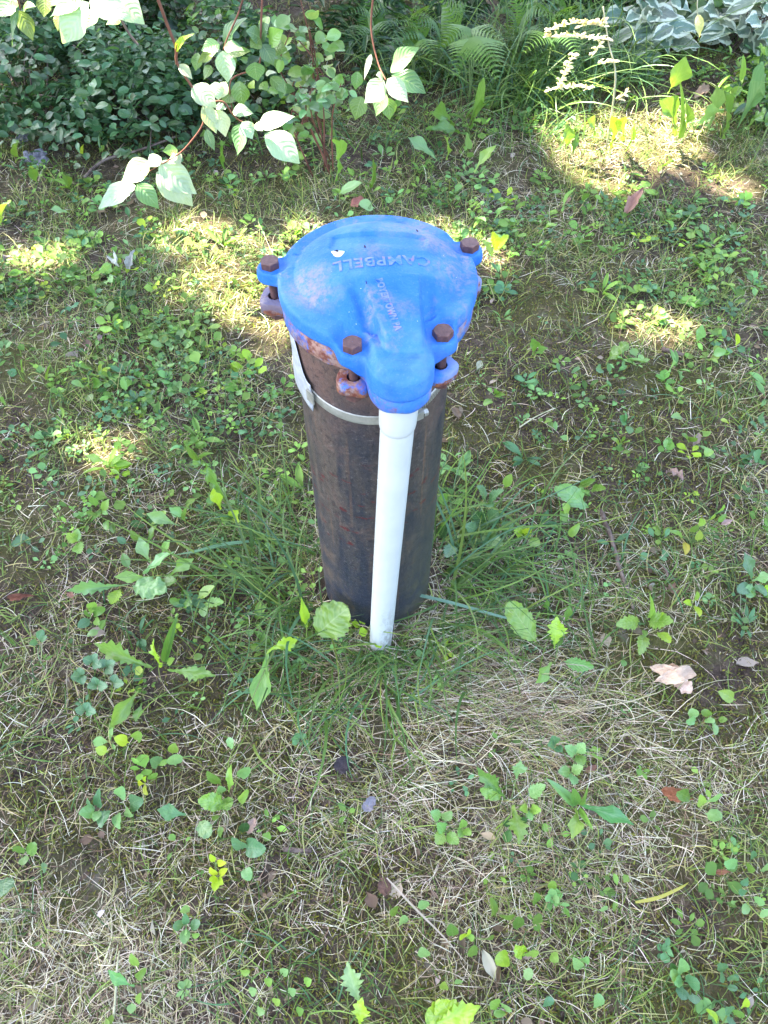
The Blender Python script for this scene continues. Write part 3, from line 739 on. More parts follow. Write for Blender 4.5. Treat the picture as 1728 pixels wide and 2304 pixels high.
# where the photograph is strawy / green / mossy, read as broad regions on the lawn
def maps(p):
    px, py, z = proj(p[:, 0], p[:, 1], 0.0)
    n = fbm(p[:, 0] * 7 + 3, p[:, 1] * 7 + 1, 21); n2 = fbm(p[:, 0] * 3.1 + 8, p[:, 1] * 3.1 + 2, 31); n3 = fbm(p[:, 0] * 16, p[:, 1] * 16, 41)
    straw = np.clip((py - 500) / 900, 0.42, 1.0) * np.clip((n - 0.30) * 3.6, 0.12, 1.25)
    straw += 0.8 * gauss(px, py, 1150, 1600, 330, 130) + 0.6 * gauss(px, py, 900, 1850, 350, 220) + 0.3 * gauss(px, py, 300, 2000, 350, 260)
    straw += 1.1 * gauss(px, py, 1400, 290, 230, 70) + 0.45 * gauss(px, py, 1150, 500, 220, 90) + 0.5 * gauss(px, py, 480, 640, 150, 60) + 0.4 * gauss(px, py, 80, 555, 80, 40)  # pale straw thickened where sun patches fall, to make them read brighter
    moss = 1.5 * gauss(px, py, 1250, 1020, 420, 170) + 0.6 * gauss(px, py, 1600, 1560, 250, 260) + 0.6 * gauss(px, py, 400, 2000, 300, 150) + 0.5 * gauss(px, py, 330, 1180, 280, 160) + 0.5 * gauss(px, py, 1100, 850, 300, 120)
    moss = moss * 1.25 + np.clip((n2 - 0.45) * 4, 0, 0.8)
    bare = np.clip((n - 0.60) * 9, 0, 1) * np.clip((n3 - 0.35) * 4, 0, 1)
    bare = np.maximum(bare, 0.9 * gauss(px, py, 1560, 1480, 200, 60) + 0.8 * gauss(px, py, 1500, 420, 230, 45) + 0.8 * gauss(px, py, 560, 360, 600, 40))
    green = 1 - np.clip((py - 500) / 1700, 0, 0.48)
    green = green * (0.45 + 1.1 * n2)
    return straw, moss, np.clip(bare, 0, 1), green, px, py
BACKL = lambda px, py: np.clip((300 + 40 * np.sin(px / 180) - 60 * (px > 1000) - py) / 40, 0, 1)    # under the shrubs

# dry thatch
p = in_view(270000, power=1.2, ymax=2.2); straw, moss, bare, green, px, py = maps(p)
p = keep(p, np.clip(straw * (1 - 0.75 * bare) * (1 - 0.65 * np.clip(moss, 0, 1)) * 0.60 * (1 - 0.7 * BACKL(px, py)), 0, 1)); n = len(p)
px, py, z = proj(p[:, 0], p[:, 1], 0.0)
Ls = rng.gamma(3.0, 0.0085, n) + 0.008; az = rng.uniform(0, 2 * np.pi, n)
sweep = gauss(px, py, 1080, 1600, 380, 170) > rng.random(n)                 # combed to the right in front of the conduit
az = np.where(sweep, rng.normal(-0.15, 0.45, n), az); Ls = np.where(sweep, Ls * 1.7, Ls)
e0 = rng.normal(0.22, 0.30, n); e1 = rng.normal(-0.25, 0.35, n)
blades('dry_grass', p, Ls, rng.uniform(0.0006, 0.0013, n) * np.clip(z / 1.0, 0.80, 1.2), e0, e1, az, tints(n, STRAW, [4, 3, 3, 3, 3]), M['straw'], seg=4, z0=0.001, label='tangle of dry straw-coloured grass over the soil')
NSTRAW = n
p = in_view(90000, power=1.2, ymax=2.3); straw, moss, bare, green, px, py = maps(p); p = keep(p, np.clip(0.75 - 0.4 * np.clip(moss, 0, 1), 0, 1)); n = len(p)
blades('thatch_crumbs', p, rng.uniform(0.004, 0.013, n), rng.uniform(0.0010, 0.0028, n), rng.uniform(-0.2, 0.7, n), rng.uniform(-0.6, 0.4, n), rng.uniform(0, 6.28, n),
       tints(n, [(0.17, 0.13, 0.085), (0.28, 0.23, 0.15), (0.10, 0.075, 0.05), (0.13, 0.15, 0.04), (0.40, 0.35, 0.26)], [4, 3, 3, 3, 1.5]), M['straw'], seg=1, label='crumbs of broken thatch lying on the soil')
# green grass, fine, growing through
p = in_view(185000, power=1.0, ymax=2.3); straw, moss, bare, green, px, py = maps(p)
cl = fbm(p[:, 0] * 11 + 1, p[:, 1] * 11 + 4, 51)
p = keep(p, np.clip(green * (cl * 1.9 - 0.38) * (1 - 0.8 * bare) * (1 - 0.75 * np.clip(moss, 0, 1)) * (1 - 0.6 * BACKL(px, py)), 0, 1)); n = len(p)
zz = proj(p[:, 0], p[:, 1], 0.0)[2]
blades('grass', p, rng.gamma(4, 0.0068, n) + 0.008, rng.uniform(0.0009, 0.0021, n) * np.clip(zz, 0.9, 1.2), rng.uniform(0.3, 1.35, n), rng.uniform(-0.7, 0.8, n), rng.uniform(0, 6.28, n),
       tints(n, [(0.105, 0.175, 0.034), (0.17, 0.255, 0.050), (0.26, 0.31, 0.080), (0.075, 0.145, 0.050), (0.40, 0.38, 0.17)], [4, 4, 3, 2, 3]), M['grass'], seg=4, label='short green grass growing through the thatch')
NGREEN = n
# longer grass round the casing, around tufts and at the far edge
def tuft_points(cx, cy, sx, sy, n):
    c = P(cx, cy, 0); sc = zdepth(c) / FPX; q = rng.normal(0, 1, (n, 2)) * np.array([sx * sc, sy * sc * 1.35]) + np.array([c.x, c.y]); return q
pts = []; Ln = []; 
for cx, cy, sx, sy, n, L in ((640, 1290, 80, 70, 110, .13), (570, 1190, 50, 60, 60, .12), (740, 1400, 70, 30, 80, .12), (960, 1370, 60, 30, 120, .16), (1050, 1240, 110, 70, 130, .14), (1250, 1290, 130, 50, 60, .12),
                             (690, 1330, 50, 30, 34, .24), (950, 1330, 40, 30, 34, .24), (1010, 1290, 60, 40, 30, .26), (600, 1260, 60, 50, 30, .22), (858, 1482, 26, 8, 60, .05), (830, 1475, 20, 8, 40, .07), (900, 1470, 26, 10, 40, .08), (880, 1500, 130, 50, 120, .15), (1150, 1390, 120, 40, 80, .12), (1000, 1160, 30, 60, 40, .12), (700, 1560, 120, 60, 60, .12), (1480, 1290, 80, 60, 40, .08), (470, 1430, 120, 90, 40, .09),
                             (1180, 235, 70, 30, 220, .30), (1120, 170, 110, 30, 260, .34), (1250, 150, 90, 30, 220, .34), (960, 180, 90, 25, 160, .26), (1330, 190, 80, 25, 120, .24), (850, 330, 160, 30, 120, .14), (1250, 330, 90, 25, 90, .12), (1620, 300, 60, 30, 80, .14), (300, 640, 200, 60, 120, .06), (1520, 1150, 90, 60, 60, .08),
                             (1560, 2240, 120, 40, 60, .07), (640, 2230, 120, 40, 60, .07), (120, 1500, 120, 90, 70, .08), (1330, 520, 200, 70, 120, .07), (560, 590, 60, 20, 60, .07), (400, 1010, 90, 50, 50, .07), (1640, 900, 90, 90, 90, .07)):
    q = tuft_points(cx, cy, sx, sy, n); pts.append(q); Ln.append(rng.uniform(0.45, 1.15, n) * L)
p = np.concatenate(pts); Ln = np.concatenate(Ln); rr = np.hypot(p[:, 0], p[:, 1]); ok = rr > 0.098; p = p[ok]; Ln = Ln[ok]; n = len(p)
az = rng.uniform(0, 6.28, n); near = np.hypot(p[:, 0], p[:, 1]) < 0.22
away = np.arctan2(p[:, 1], p[:, 0]); az = np.where(near, away + rng.normal(0, 0.9, n), az)
blades('long_grass', p, Ln, rng.uniform(0.0016, 0.0034, n) * np.clip(Ln / 0.11, 0.75, 1.7), rng.uniform(0.5, 1.35, n), rng.uniform(-0.7, 0.2, n), az,
       tints(n, [(0.075, 0.150, 0.034), (0.12, 0.215, 0.05), (0.08, 0.18, 0.085), (0.19, 0.28, 0.06)], [4, 4, 2, 2]), M['grass'], seg=7, label='longer grass blades round the casing and by the shrubs')
# moss: tiny upright sprigs
p = in_view(370000, power=1.3, ymax=2.0); straw, moss, bare, green, px, py = maps(p)
mn = fbm(p[:, 0] * 22, p[:, 1] * 22, 61)
p = keep(p, np.clip(moss * (mn * 2.8 - 0.5), 0, 1) * 0.9); n = len(p)
blades('moss', p, rng.uniform(0.003, 0.0095, n), rng.uniform(0.0016, 0.0032, n), rng.uniform(0.3, 1.5, n), rng.uniform(-0.3, 1.2, n), rng.uniform(0, 6.28, n),
       tints(n, [(0.13, 0.140, 0.022), (0.22, 0.215, 0.035), (0.070, 0.075, 0.016), (0.13, 0.09, 0.035)], [4, 2, 4, 2]), M['grass'], seg=2, label='low olive moss between the grass')
NMOSS = n

# small leaves
def leaf_strip(kind):                      # cheap template: 3 x 6 points
    if kind == 'crown': return np.array([(-.05, 0, 0), (.05, 0, 0), (-.46, .35, .05), (.46, .35, .05), (-.40, .70, .03), (.40, .70, .03), (-.06, 1, -.05), (.06, 1, -.05)]), np.array([(0, 1, 3, 2), (2, 3, 5, 4), (4, 5, 7, 6)])
    f = SHAPES[kind][0]; vs = []
    for j in range(6):
        v = j / 5; w = max(0.03, f(min(max(v, 0.01), 0.985)) if 0 < v < 1 else 0.06)
        for u in (-1, 0, 1): vs.append((u * w * 0.5, v, (0.10 * abs(u) - 0.30 * (v - 0.45) ** 2 + 0.05)))
    fs = [(j * 3 + i, j * 3 + i + 1, j * 3 + i + 4, j * 3 + i + 3) for j in range(5) for i in range(2)]
    return np.array(vs), np.array(fs)
def leaf_field(name, base, size, aspect, az, pitch, roll, C, kind, label=None, parent=None, mat=None):
    tv, tf = leaf_strip(kind); n = len(base)
    ca, sa, cp, sp, cr, sr = np.cos(az), np.sin(az), np.cos(pitch), np.sin(pitch), np.cos(roll), np.sin(roll)
    Yv = np.stack([ca * cp, sa * cp, sp], -1); Xv0 = np.stack([sa, -ca, np.zeros(n)], -1); Zv0 = np.cross(Xv0, Yv)
    Xv = Xv0 * cr[:, None] + Zv0 * sr[:, None]; Zv = np.cross(Xv, Yv)
    V = (tv[None, :, 0:1] * (size * aspect)[:, None, None] * Xv[:, None] + tv[None, :, 1:2] * size[:, None, None] * Yv[:, None] + tv[None, :, 2:3] * size[:, None, None] * Zv[:, None]) + base[:, None]
    F = tf[None] + (np.arange(n) * len(tv))[:, None, None]
    return tag(link(name, npmesh(name, V.reshape(-1, 3), F.reshape(-1, 4), np.repeat(C, len(tv), 0), None, mat or M['leaf_tint']), parent), label, kind='stuff')
# ground cover: clumps of small round-leaved weeds
p = in_view(13000, power=0.85, ymax=2.1); straw, moss, bare, green, px, py = maps(p)
cl = fbm(p[:, 0] * 5 + 2, p[:, 1] * 5 + 7, 71)
dens = np.clip((cl - 0.36) * 3.2, 0, 1) * np.clip(1.15 - (py - 350) / 1500, 0.10, 1) * (1 - 0.5 * bare) + 0.7 * gauss(px, py, 1500, 600, 300, 150) * 0.6 + 0.35 * gauss(px, py, 250, 850, 300, 260)
pp = keep(p, np.clip(dens * 0.80 * (1 - 0.55 * np.clip(moss, 0, 1)), 0, 1)); cols = tints(len(pp), [G_MID, G_LIGHT, G_BLUE, (0.06, 0.145, 0.04), BL_, G_YEL], [4, 4, 3, 2, 4, 0.5])
B = []; SZ = []; AZ = []; PT = []; CL = []; 
for (x, y), c in zip(pp, cols):
    k = random.randint(3, 8); s0 = random.uniform(0.006, 0.013) if random.random() < .6 else random.uniform(0.011, 0.022) * (1.15 if y > 0.4 else 0.85); a0 = random.uniform(0, 6.28); g0 = ghf(x, y); sp_ = random.uniform(0.2, 1.3)
    for i in range(k):
        a = a0 + i * 2.4 + random.uniform(-.3, .3); d = sp_ * s0 * random.uniform(0.1, 1.1)
        B.append((x + d * math.cos(a), y + d * math.sin(a), g0 + random.uniform(0.003, 0.020))); SZ.append(s0 * random.uniform(0.6, 1.2)); AZ.append(a); PT.append(random.uniform(-0.15, 0.75)); CL.append(c * random.uniform(0.75, 1.3))
B = np.array(B); SZ = np.array(SZ); AZ = np.array(AZ); PT = np.array(PT); CL = np.array(CL); n = len(B); NCOVER = n
h = rng.random(n) < 0.5
for m_, kd, asp in ((h, 'round', 0.85), (~h, 'oval', 0.5)):
    leaf_field('ground_cover', B[m_], SZ[m_], rng.uniform(asp * 0.8, asp * 1.15, m_.sum()), AZ[m_], PT[m_], rng.normal(0, 0.25, m_.sum()), CL[m_], kd, 'small round-leaved weeds' if kd == 'round' else 'small oval-leaved weeds')
B = []; SZ = []; AZ = []; PT = []; CL = []
for (x, y) in in_view(210, power=0.8, ymax=1.7):
    px_, py_, z_ = proj(np.array([x]), np.array([y]), 0.0)
    if py_[0] > 1480 or random.random() > 1.05 - py_[0] / 2400: continue
    k = random.randint(3, 7); s0 = random.uniform(0.020, 0.042); a0 = random.uniform(0, 6.28); c = np.array(random.choice([BL_, G_MID, G_LIGHT, G_BLUE])); g0 = ghf(x, y)
    for i in range(k): a = a0 + i * random.uniform(1.5, 2.9); B.append((x + .006 * math.cos(a), y + .006 * math.sin(a), g0 + .012)); SZ.append(s0 * random.uniform(.6, 1.15)); AZ.append(a); PT.append(random.uniform(0.0, 0.8)); CL.append(c * random.uniform(.8, 1.25))
B = np.array(B); SZ = np.array(SZ); AZ = np.array(AZ); PT = np.array(PT); CL = np.array(CL)
leaf_field('ground_cover', B, SZ, rng.uniform(0.22, 0.36, len(B)), AZ, PT, rng.normal(0, .3, len(B)), CL, 'oval', 'small long-leaved rosettes')
# brown leaf litter crumbs
p = in_view(9000, power=1.0, ymax=2.4); straw, moss, bare, green, px, py = maps(p); p = keep(p, np.clip(0.04 + 0.4 * bare + 0.6 * BACKL(px, py), 0, 1)); n = len(p)
leaf_field('leaf_litter', np.stack([p[:, 0], p[:, 1], gh(p[:, 0], p[:, 1]) + 0.004], 1), rng.gamma(3, 0.0035, n) + 0.005, rng.uniform(0.25, 0.8, n), rng.uniform(0, 6.28, n), rng.normal(0, 0.25, n), rng.normal(0, 0.5, n),
           tints(n, [(0.20, 0.14, 0.09), (0.11, 0.075, 0.05), (0.34, 0.27, 0.19), (0.36, 0.31, 0.25)], [3, 4, 2, 1]), 'oval', 'crumbled brown leaves', mat=M['straw'])
print('straw', NSTRAW, 'green', NGREEN, 'moss', NMOSS, 'cover', NCOVER)

# ================================================================== WEEDS ONE CAN PICK OUT
def rosette(name, label, cat, root, leaves, group=None, org=(0, 0), sc=1.0, stem=None):
    """leaves: (kind, base or None, tip, width, tip height, colour[, base height]) in zoomed pixels of one crop."""
    q = lambda c: (org[0] + c[0] * sc, org[1] + c[1] * sc)
    rp = P(*q(root), 0.0); rp.z = ghf(rp.x, rp.y); e = empty(name, rp); tag(e, label, cat, group)
    for L in leaves:
        kind, b, t, w, ht, c = L[:6]; hb = L[6] if len(L) > 6 else 0.006
        bp = rp + Vector((0, 0, 0.012)) if b is None else P(*q(b), rp.z + hb + 0.018)
        tp = P(*q(t), rp.z + ht + 0.018); wm = w * sc * zdepth(tp) / FPX
        if (tp - bp).length < 0.004: continue
        lf = put_leaf(e, kind, bp, tp, wm, c)
        if b is not None and hb > 0.008:
            tube('stem', spline([rp, (rp + bp) / 2 + Vector((0, 0, 0.004)), bp], 2), 0.0007, M['greenstem'], e, 5, off=rp)
    return e
S5 = dict(org=(0, 1000), sc=0.5208); S6 = dict(org=(864, 1000), sc=0.5208); S7 = dict(org=(0, 1640), sc=0.5208); S8 = dict(org=(864, 1640), sc=0.5208)
S4 = dict(org=(864, 0), sc=0.5208); S3 = dict(org=(0, 0), sc=0.5208)
SL = dict(org=(0, 480), sc=0.3858); SR = dict(org=(1060, 400), sc=0.4027)
BL = (0.215, 0.395, 0.150)
rosette('rosette_weed', 'widest flat rosette of long pale green leaves left of the casing foot', 'weed', (600, 575), [
    ('dandelion', (560, 605), (285, 632), 52, .02, BL), ('spoon', (640, 575), (492, 572), 62, .03, G_LIGHT), ('dock', (575, 610), (715, 640), 110, .02, BL), ('spoon', (620, 560), (755, 462), 62, .045, BL),
    ('spoon', (650, 510), (600, 398), 64, .04, BL), ('spoon', (640, 430), (680, 345), 44, .04, G_MID), ('oval', (690, 600), (765, 590), 50, .02, G_MID), ('spoon', (735, 565), (838, 492), 60, .03, G_LIGHT),
    ('toothed', (520, 625), (478, 690), 55, .01, G_YEL), ('oval', (600, 420), (566, 370), 34, .03, G_MID), ('oval', (550, 430), (505, 400), 30, .02, G_BLUE), ('oval', (560, 540), (530, 470), 40, .02, G_MID), ('oval', (700, 470), (735, 412), 34, .03, G_LIGHT)], **S5)
rosette('dandelion', 'dandelion rosette with a long leaf pointing up left, lower left of the conduit', 'weed', (700, 965), [
    ('dandelion', (660, 965), (405, 858), 85, .03, G_LIGHT), ('dandelion', (725, 975), (932, 1000), 66, .02, G_LIGHT), ('dandelion', (700, 960), (662, 842), 54, .06, G_YEL), ('lance', (712, 940), (768, 735), 38, .08, G_MID),
    ('round', (830, 925), (875, 912), 30, .02, G_MID), ('oval', (720, 950), (755, 925), 34, .03, G_LIGHT), ('round', (580, 970), (615, 985), 40, .015, G_YEL)], **S5)
rosette('dandelion', 'long S-bent bright leaf lying on the straw, just left of the conduit foot', 'weed', (1290, 835), [
    ('dandelion_twist', (1150, 905), (1292, 832), 56, .050, G_YEL, .045), ('spoon', (1160, 885), (1108, 1150), 92, .012, (0.17, .36, .06), .045)], **S5)
rosette('dock_plant', 'single big round crinkled leaf at the foot of the casing', 'weed', (1395, 835), [('dock', (1372, 822), (1505, 705), 165, .075, G_LIGHT, .03), ('spoon', (1325, 800), (1300, 658), 42, .09, G_YEL)], **S5)
rosette('sow_thistle', 'upright weed with one arching leaf above a stubby one, left of mid casing', 'weed', (975, 300), [
    ('dandelion', (985, 245), (885, 72), 52, .12, G_MID, .04), ('spoon', (955, 280), (925, 172), 58, .06, G_YEL), ('toothed', (990, 320), (1030, 285), 46, .04, G_YEL), ('toothed', (970, 300), (965, 345), 44, .03, G_LIGHT), ('toothed', (1000, 310), (1035, 335), 40, .03, G_YEL)], **S5)
rosette('strawberry_plant', 'dense clump of small bluish toothed leaves in the lower left lawn', 'weed', (420, 1010), [
    ('toothed', (400 + dx, 1000 + dy), (400 + dx + 46 * math.cos(a), 1000 + dy + 38 * math.sin(a)), 44, .03, G_BLUE, .02) for dx, dy, a in
    [(0, -60, 3.6), (0, -60, 5.2), (0, -60, .6), (60, -40, 4), (60, -40, 5.7), (60, -40, 1), (-50, 0, 3), (-50, 0, 4.6), (-50, 0, 1.4), (20, 40, 2.8), (20, 40, 4.4), (20, 40, .2), (90, 30, 5), (90, 30, .1), (-30, 150, 3.3), (-30, 150, 5), (-30, 150, .3)]], **S5)
rosette('broadleaf_weed', 'pair of broad ragged leaves at the lower left below the bluish clump', 'weed', (590, 1080), [('spoon', (600, 1060), (470, 1225), 70, .02, G_LIGHT), ('spoon', (612, 1120), (585, 1200), 50, .015, G_MID)], **S5)
rosette('broadleaf_weed', 'two leaves meeting below a straw clump, upper left of the wide rosette', 'weed', (740, 350), [('spoon', (775, 352), (632, 298), 52, .03, BL), ('spoon', (810, 320), (730, 272), 46, .03, BL), ('lance', (800, 330), (825, 250), 30, .05, G_MID)], **S5)
rosette('round_leaf_weed', 'loose cluster of plain round leaves above the left rosette', 'weed', (430, 310), [
    ('round', (415, 270), (400, 225), 46, .03, G_MID), ('round', (420, 300), (375, 300), 40, .03, G_MID), ('oval', (440, 290), (470, 240), 36, .03, G_LIGHT), ('oval', (455, 330), (470, 365), 40, .02, G_MID), ('oval', (480, 340), (492, 385), 30, .015, G_MID),
    ('toothed', (335, 420), (290, 382), 50, .03, G_LIGHT), ('toothed', (335, 425), (345, 472), 54, .015, G_LIGHT), ('toothed', (330, 420), (335, 362), 40, .03, BL)], **S5)
rosette('violet_plant', 'low bushy clump of pointed leaves by the curled brown leaves at far left', 'weed', (400, 740), [
    ('oval', (395, 750), (370, 715), 36, .03, G_MID), ('oval', (395, 750), (335, 790), 44, .01, G_BLUE), ('oval', (400, 745), (450, 700), 40, .04, G_MID), ('oval', (410, 750), (430, 780), 34, .02, G_LIGHT), ('oval', (390, 740), (410, 680), 34, .04, G_LIGHT), ('oval', (430, 800), (375, 830), 40, .01, BL),
    ('oval', (430, 800), (455, 760), 34, .03, G_MID), ('oval', (165, 850), (185, 800), 34, .02, G_BLUE), ('oval', (165, 850), (125, 862), 30, .02, G_BLUE), ('oval', (170, 850), (205, 830), 28, .02, G_BLUE)], **S5)
rosette('broadleaf_weed', 'light green lobed pair of leaves between the wide rosette and the casing', 'weed', (880, 650), [('oval', (850, 670), (928, 612), 50, .03, G_LIGHT), ('toothed', (880, 690), (968, 680), 44, .02, G_LIGHT), ('heart', (882, 700), (880, 745), 40, .02, BL), ('round', (780, 690), (735, 665), 34, .02, G_MID), ('round', (790, 690), (830, 682), 34, .02, G_MID), ('round', (1020, 560), (1050, 585), 36, .02, BL)], **S5)
# right of the casing
rosette('dandelion', 'rosette of four coarse leaves right of the conduit foot under a long blade', 'weed', (700, 860), [
    ('dock', (655, 852), (535, 680), 105, .04, G_LIGHT), ('dandelion', (735, 885), (748, 742), 76, .05, G_YEL), ('spoon', (780, 770), (800, 690), 36, .06, G_MID, .02), ('round', (655, 745), (672, 738), 42, .02, BL), ('oval', (700, 710), (702, 675), 30, .03, G_MID)], **S6)
rosette('dandelion', 'two small bright leaves lying on dry straw right of the conduit foot', 'weed', (750, 925), [('spoon', (722, 940), (655, 1032), 66, .01, G_LIGHT), ('toothed', (775, 935), (908, 962), 58, .015, (0.15, .32, .07))], **S6)
rosette('toothed_weed', 'small plant with toothed yellow-green leaves spread in a star, above the tan lobed leaf', 'weed', (1130, 770), [
    ('toothed', (1105, 765), (1002, 782), 62, .03, G_LIGHT), ('toothed', (1140, 765), (1248, 768), 80, .04, G_LIGHT), ('toothed', (1125, 820), (1100, 908), 56, .02, G_LIGHT), ('toothed', (1180, 810), (1238, 858), 50, .02, G_YEL), ('lance', (1135, 750), (1145, 640), 34, .07, G_LIGHT), ('oval', (1125, 800), (1125, 832), 26, .02, G_MID), ('toothed', (1180, 770), (1200, 725), 46, .04, G_YEL), ('oval', (1040, 930), (1030, 958), 30, .01, G_MID)], **S6)
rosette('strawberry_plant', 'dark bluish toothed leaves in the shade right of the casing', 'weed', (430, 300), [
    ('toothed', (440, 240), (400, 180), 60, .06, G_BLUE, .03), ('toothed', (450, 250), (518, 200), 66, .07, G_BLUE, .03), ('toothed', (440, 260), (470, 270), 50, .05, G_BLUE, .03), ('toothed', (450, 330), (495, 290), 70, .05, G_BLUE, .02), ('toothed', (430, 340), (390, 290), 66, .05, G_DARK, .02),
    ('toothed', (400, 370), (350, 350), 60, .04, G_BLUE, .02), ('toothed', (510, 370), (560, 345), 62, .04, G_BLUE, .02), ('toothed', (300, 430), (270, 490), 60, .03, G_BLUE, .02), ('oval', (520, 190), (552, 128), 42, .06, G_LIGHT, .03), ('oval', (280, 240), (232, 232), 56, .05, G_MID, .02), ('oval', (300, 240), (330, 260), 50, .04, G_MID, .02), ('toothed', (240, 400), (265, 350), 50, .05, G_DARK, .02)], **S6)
rosette('toothed_weed', 'low light green scalloped leaves right of the dark bluish clump', 'weed', (520, 420), [('toothed', (420, 390), (510, 440), 78, .03, BL), ('toothed', (600, 395), (560, 375), 50, .03, G_YEL), ('toothed', (600, 390), (635, 362), 44, .04, G_YEL), ('oval', (625, 410), (672, 440), 50, .02, G_LIGHT)], **S6)
rosette('dandelion', 'broad dandelion leaf leaning up left with smaller leaves, above the dark stick', 'weed', (890, 290), [
    ('dock', (878, 275), (752, 178), 78, .05, BL), ('oval', (800, 305), (772, 255), 46, .03, G_LIGHT), ('oval', (792, 340), (762, 288), 44, .02, G_LIGHT), ('oval', (830, 330), (850, 295), 46, .03, BL), ('lance', (800, 395), (845, 340), 36, .03, G_LIGHT), ('toothed', (840, 180), (915, 150), 36, .05, G_MID), ('toothed', (890, 200), (960, 190), 36, .05, G_MID)], **S6)
rosette('round_leaf_weed', 'rosette of smooth round-ended leaves at the right edge of the frame', 'weed', (1590, 590), [
    ('spoon', (1590, 590), (1555, 462), 56, .05, G_BLUE), ('spoon', (1592, 590), (1680, 572), 56, .03, BL), ('round', (1585, 600), (1530, 640), 56, .02, G_BLUE), ('round', (1600, 600), (1642, 652), 52, .02, G_BLUE), ('round', (1590, 600), (1570, 660), 50, .015, BL)], **S6)
rosette('seedling', 'small three-leaved yellow-green seedling at the edge of the bare soil', 'seedling', (1335, 700), [('oval', (1335, 685), (1352, 635), 34, .04, G_LIGHT), ('oval', (1340, 695), (1362, 745), 36, .03, G_YEL), ('oval', (1330, 690), (1292, 680), 30, .03, G_YEL)], **S6)
rosette('round_leaf_weed', 'bright oval leaf above a string of small round leaves right of the tan lobed leaf', 'weed', (1390, 1180), [
    ('oval', (1520, 1105), (1445, 1065), 56, .03, G_LIGHT), ('round', (1345, 1190), (1335, 1140), 44, .02, BL), ('round', (1350, 1190), (1310, 1190), 44, .02, BL), ('round', (1390, 1180), (1400, 1145), 44, .02, G_MID), ('round', (1385, 1185), (1420, 1205), 44, .02, BL), ('round', (1430, 1200), (1425, 1250), 44, .01, BL), ('oval', (1440, 1190), (1485, 1190), 30, .02, G_MID)], **S6)
rosette('yellowing_weed', 'wiry weed with a few yellow leaves and feathery green tips at right', 'weed', (1310, 450), [
    ('oval', (1290, 400), (1240, 380), 40, .05, G_LIGHT, .02), ('oval', (1300, 420), (1300, 478), 36, .03, (0.45, .38, .05)), ('oval', (1355, 420), (1365, 370), 34, .05, (.30, .40, .08), .02), ('oval', (1350, 360), (1390, 330), 30, .06, G_LIGHT, .03), ('oval', (1390, 330), (1430, 300), 26, .07, G_LIGHT, .04), ('oval', (1430, 300), (1470, 260), 26, .08, G_LIGHT, .05), ('oval', (1400, 360), (1440, 380), 26, .05, G_MID, .03), ('oval', (1440, 340), (1480, 300), 24, .06, G_MID, .04), ('oval', (1320, 380), (1360, 350), 30, .05, G_MID, .03)], **S6)
# foreground left
rosette('violet_plant', 'heart-leaved bluish clump in the lower left foreground', 'weed', (490, 350), [
    ('heart', (420, 340), (432, 258), 50, .03, G_BLUE), ('heart', (520, 300), (525, 248), 56, .03, BL), ('heart', (560, 330), (615, 300), 74, .03, G_BLUE), ('heart', (410, 350), (342, 368), 60, .02, BL), ('heart', (450, 350), (440, 425), 62, .02, G_BLUE), ('heart', (400, 340), (380, 300), 44, .03, G_BLUE), ('heart', (500, 370), (520, 428), 50, .02, BL), ('heart', (540, 350), (575, 372), 44, .02, BL), ('oval', (430, 350), (405, 400), 40, .02, BL)], **S7)
rosette('broadleaf_weed', 'single oval leaf with a pale midrib pointing left, right of the heart-leaved clump', 'weed', (810, 372), [('spoon', (805, 370), (678, 348), 72, .02, (0.13, .30, .11))], **S7)
rosette('toothed_weed', 'leafy clump of mixed green leaves near the middle of the left foreground', 'weed', (960, 290), [
    ('oval', (960, 240), (895, 180), 50, .04, G_MID), ('dock', (975, 330), (862, 300), 76, .03, G_LIGHT), ('dock', (975, 300), (975, 350), 70, .02, G_LIGHT), ('spoon', (990, 270), (1000, 155), 38, .06, G_LIGHT), ('round', (1030, 215), (1075, 165), 52, .05, BL), ('oval', (960, 280), (948, 245), 44, .03, BL), ('round', (930, 370), (930, 395), 34, .02, G_MID), ('dock', (860, 400), (912, 460), 70, .01, BL), ('round', (940, 460), (965, 440), 44, .02, G_MID), ('oval', (1040, 330), (1065, 260), 34, .04, G_LIGHT)], **S7)
rosette('violet_plant', 'pair of kidney-shaped bluish leaves below the leafy clump', 'weed', (1060, 500), [('heart', (1050, 520), (1005, 468), 60, .03, G_BLUE), ('heart', (1060, 510), (1148, 520), 82, .03, G_BLUE), ('round', (1050, 450), (1060, 405), 50, .03, G_DARK), ('heart', (1060, 600), (1080, 655), 50, .01, BL)], **S7)
YL = (0.42, 0.55, 0.045)
rosette('seedling', 'vivid yellow seedling with a ladder of small leaflets in the left foreground', 'seedling', (940, 640), [
    ('oval', (940, 632), (908, 596), 36, .03, YL), ('oval', (945, 632), (985, 605), 32, .03, YL), ('oval', (940, 640), (905, 660), 34, .02, YL), ('oval', (942, 642), (925, 702), 40, .015, YL), ('oval', (945, 640), (965, 672), 34, .02, YL), ('oval', (930, 575), (908, 540), 28, .04, YL, .02), ('oval', (935, 578), (978, 580), 30, .04, YL, .02)], **S7)
rosette('round_leaf_weed', 'small bluish plant with five rounded leaves in the bottom left quarter', 'weed', (805, 850), [
    ('round', (805, 800), (798, 762), 42, .03, BL), ('round', (795, 850), (748, 845), 44, .02, G_BLUE), ('round', (815, 850), (865, 845), 46, .02, G_BLUE), ('oval', (805, 850), (800, 795), 34, .03, G_BLUE), ('oval', (805, 855), (795, 930), 48, .01, BL), ('oval', (805, 850), (808, 885), 40, .02, BL), ('oval', (830, 900), (858, 882), 30, .02, G_LIGHT)], **S7)
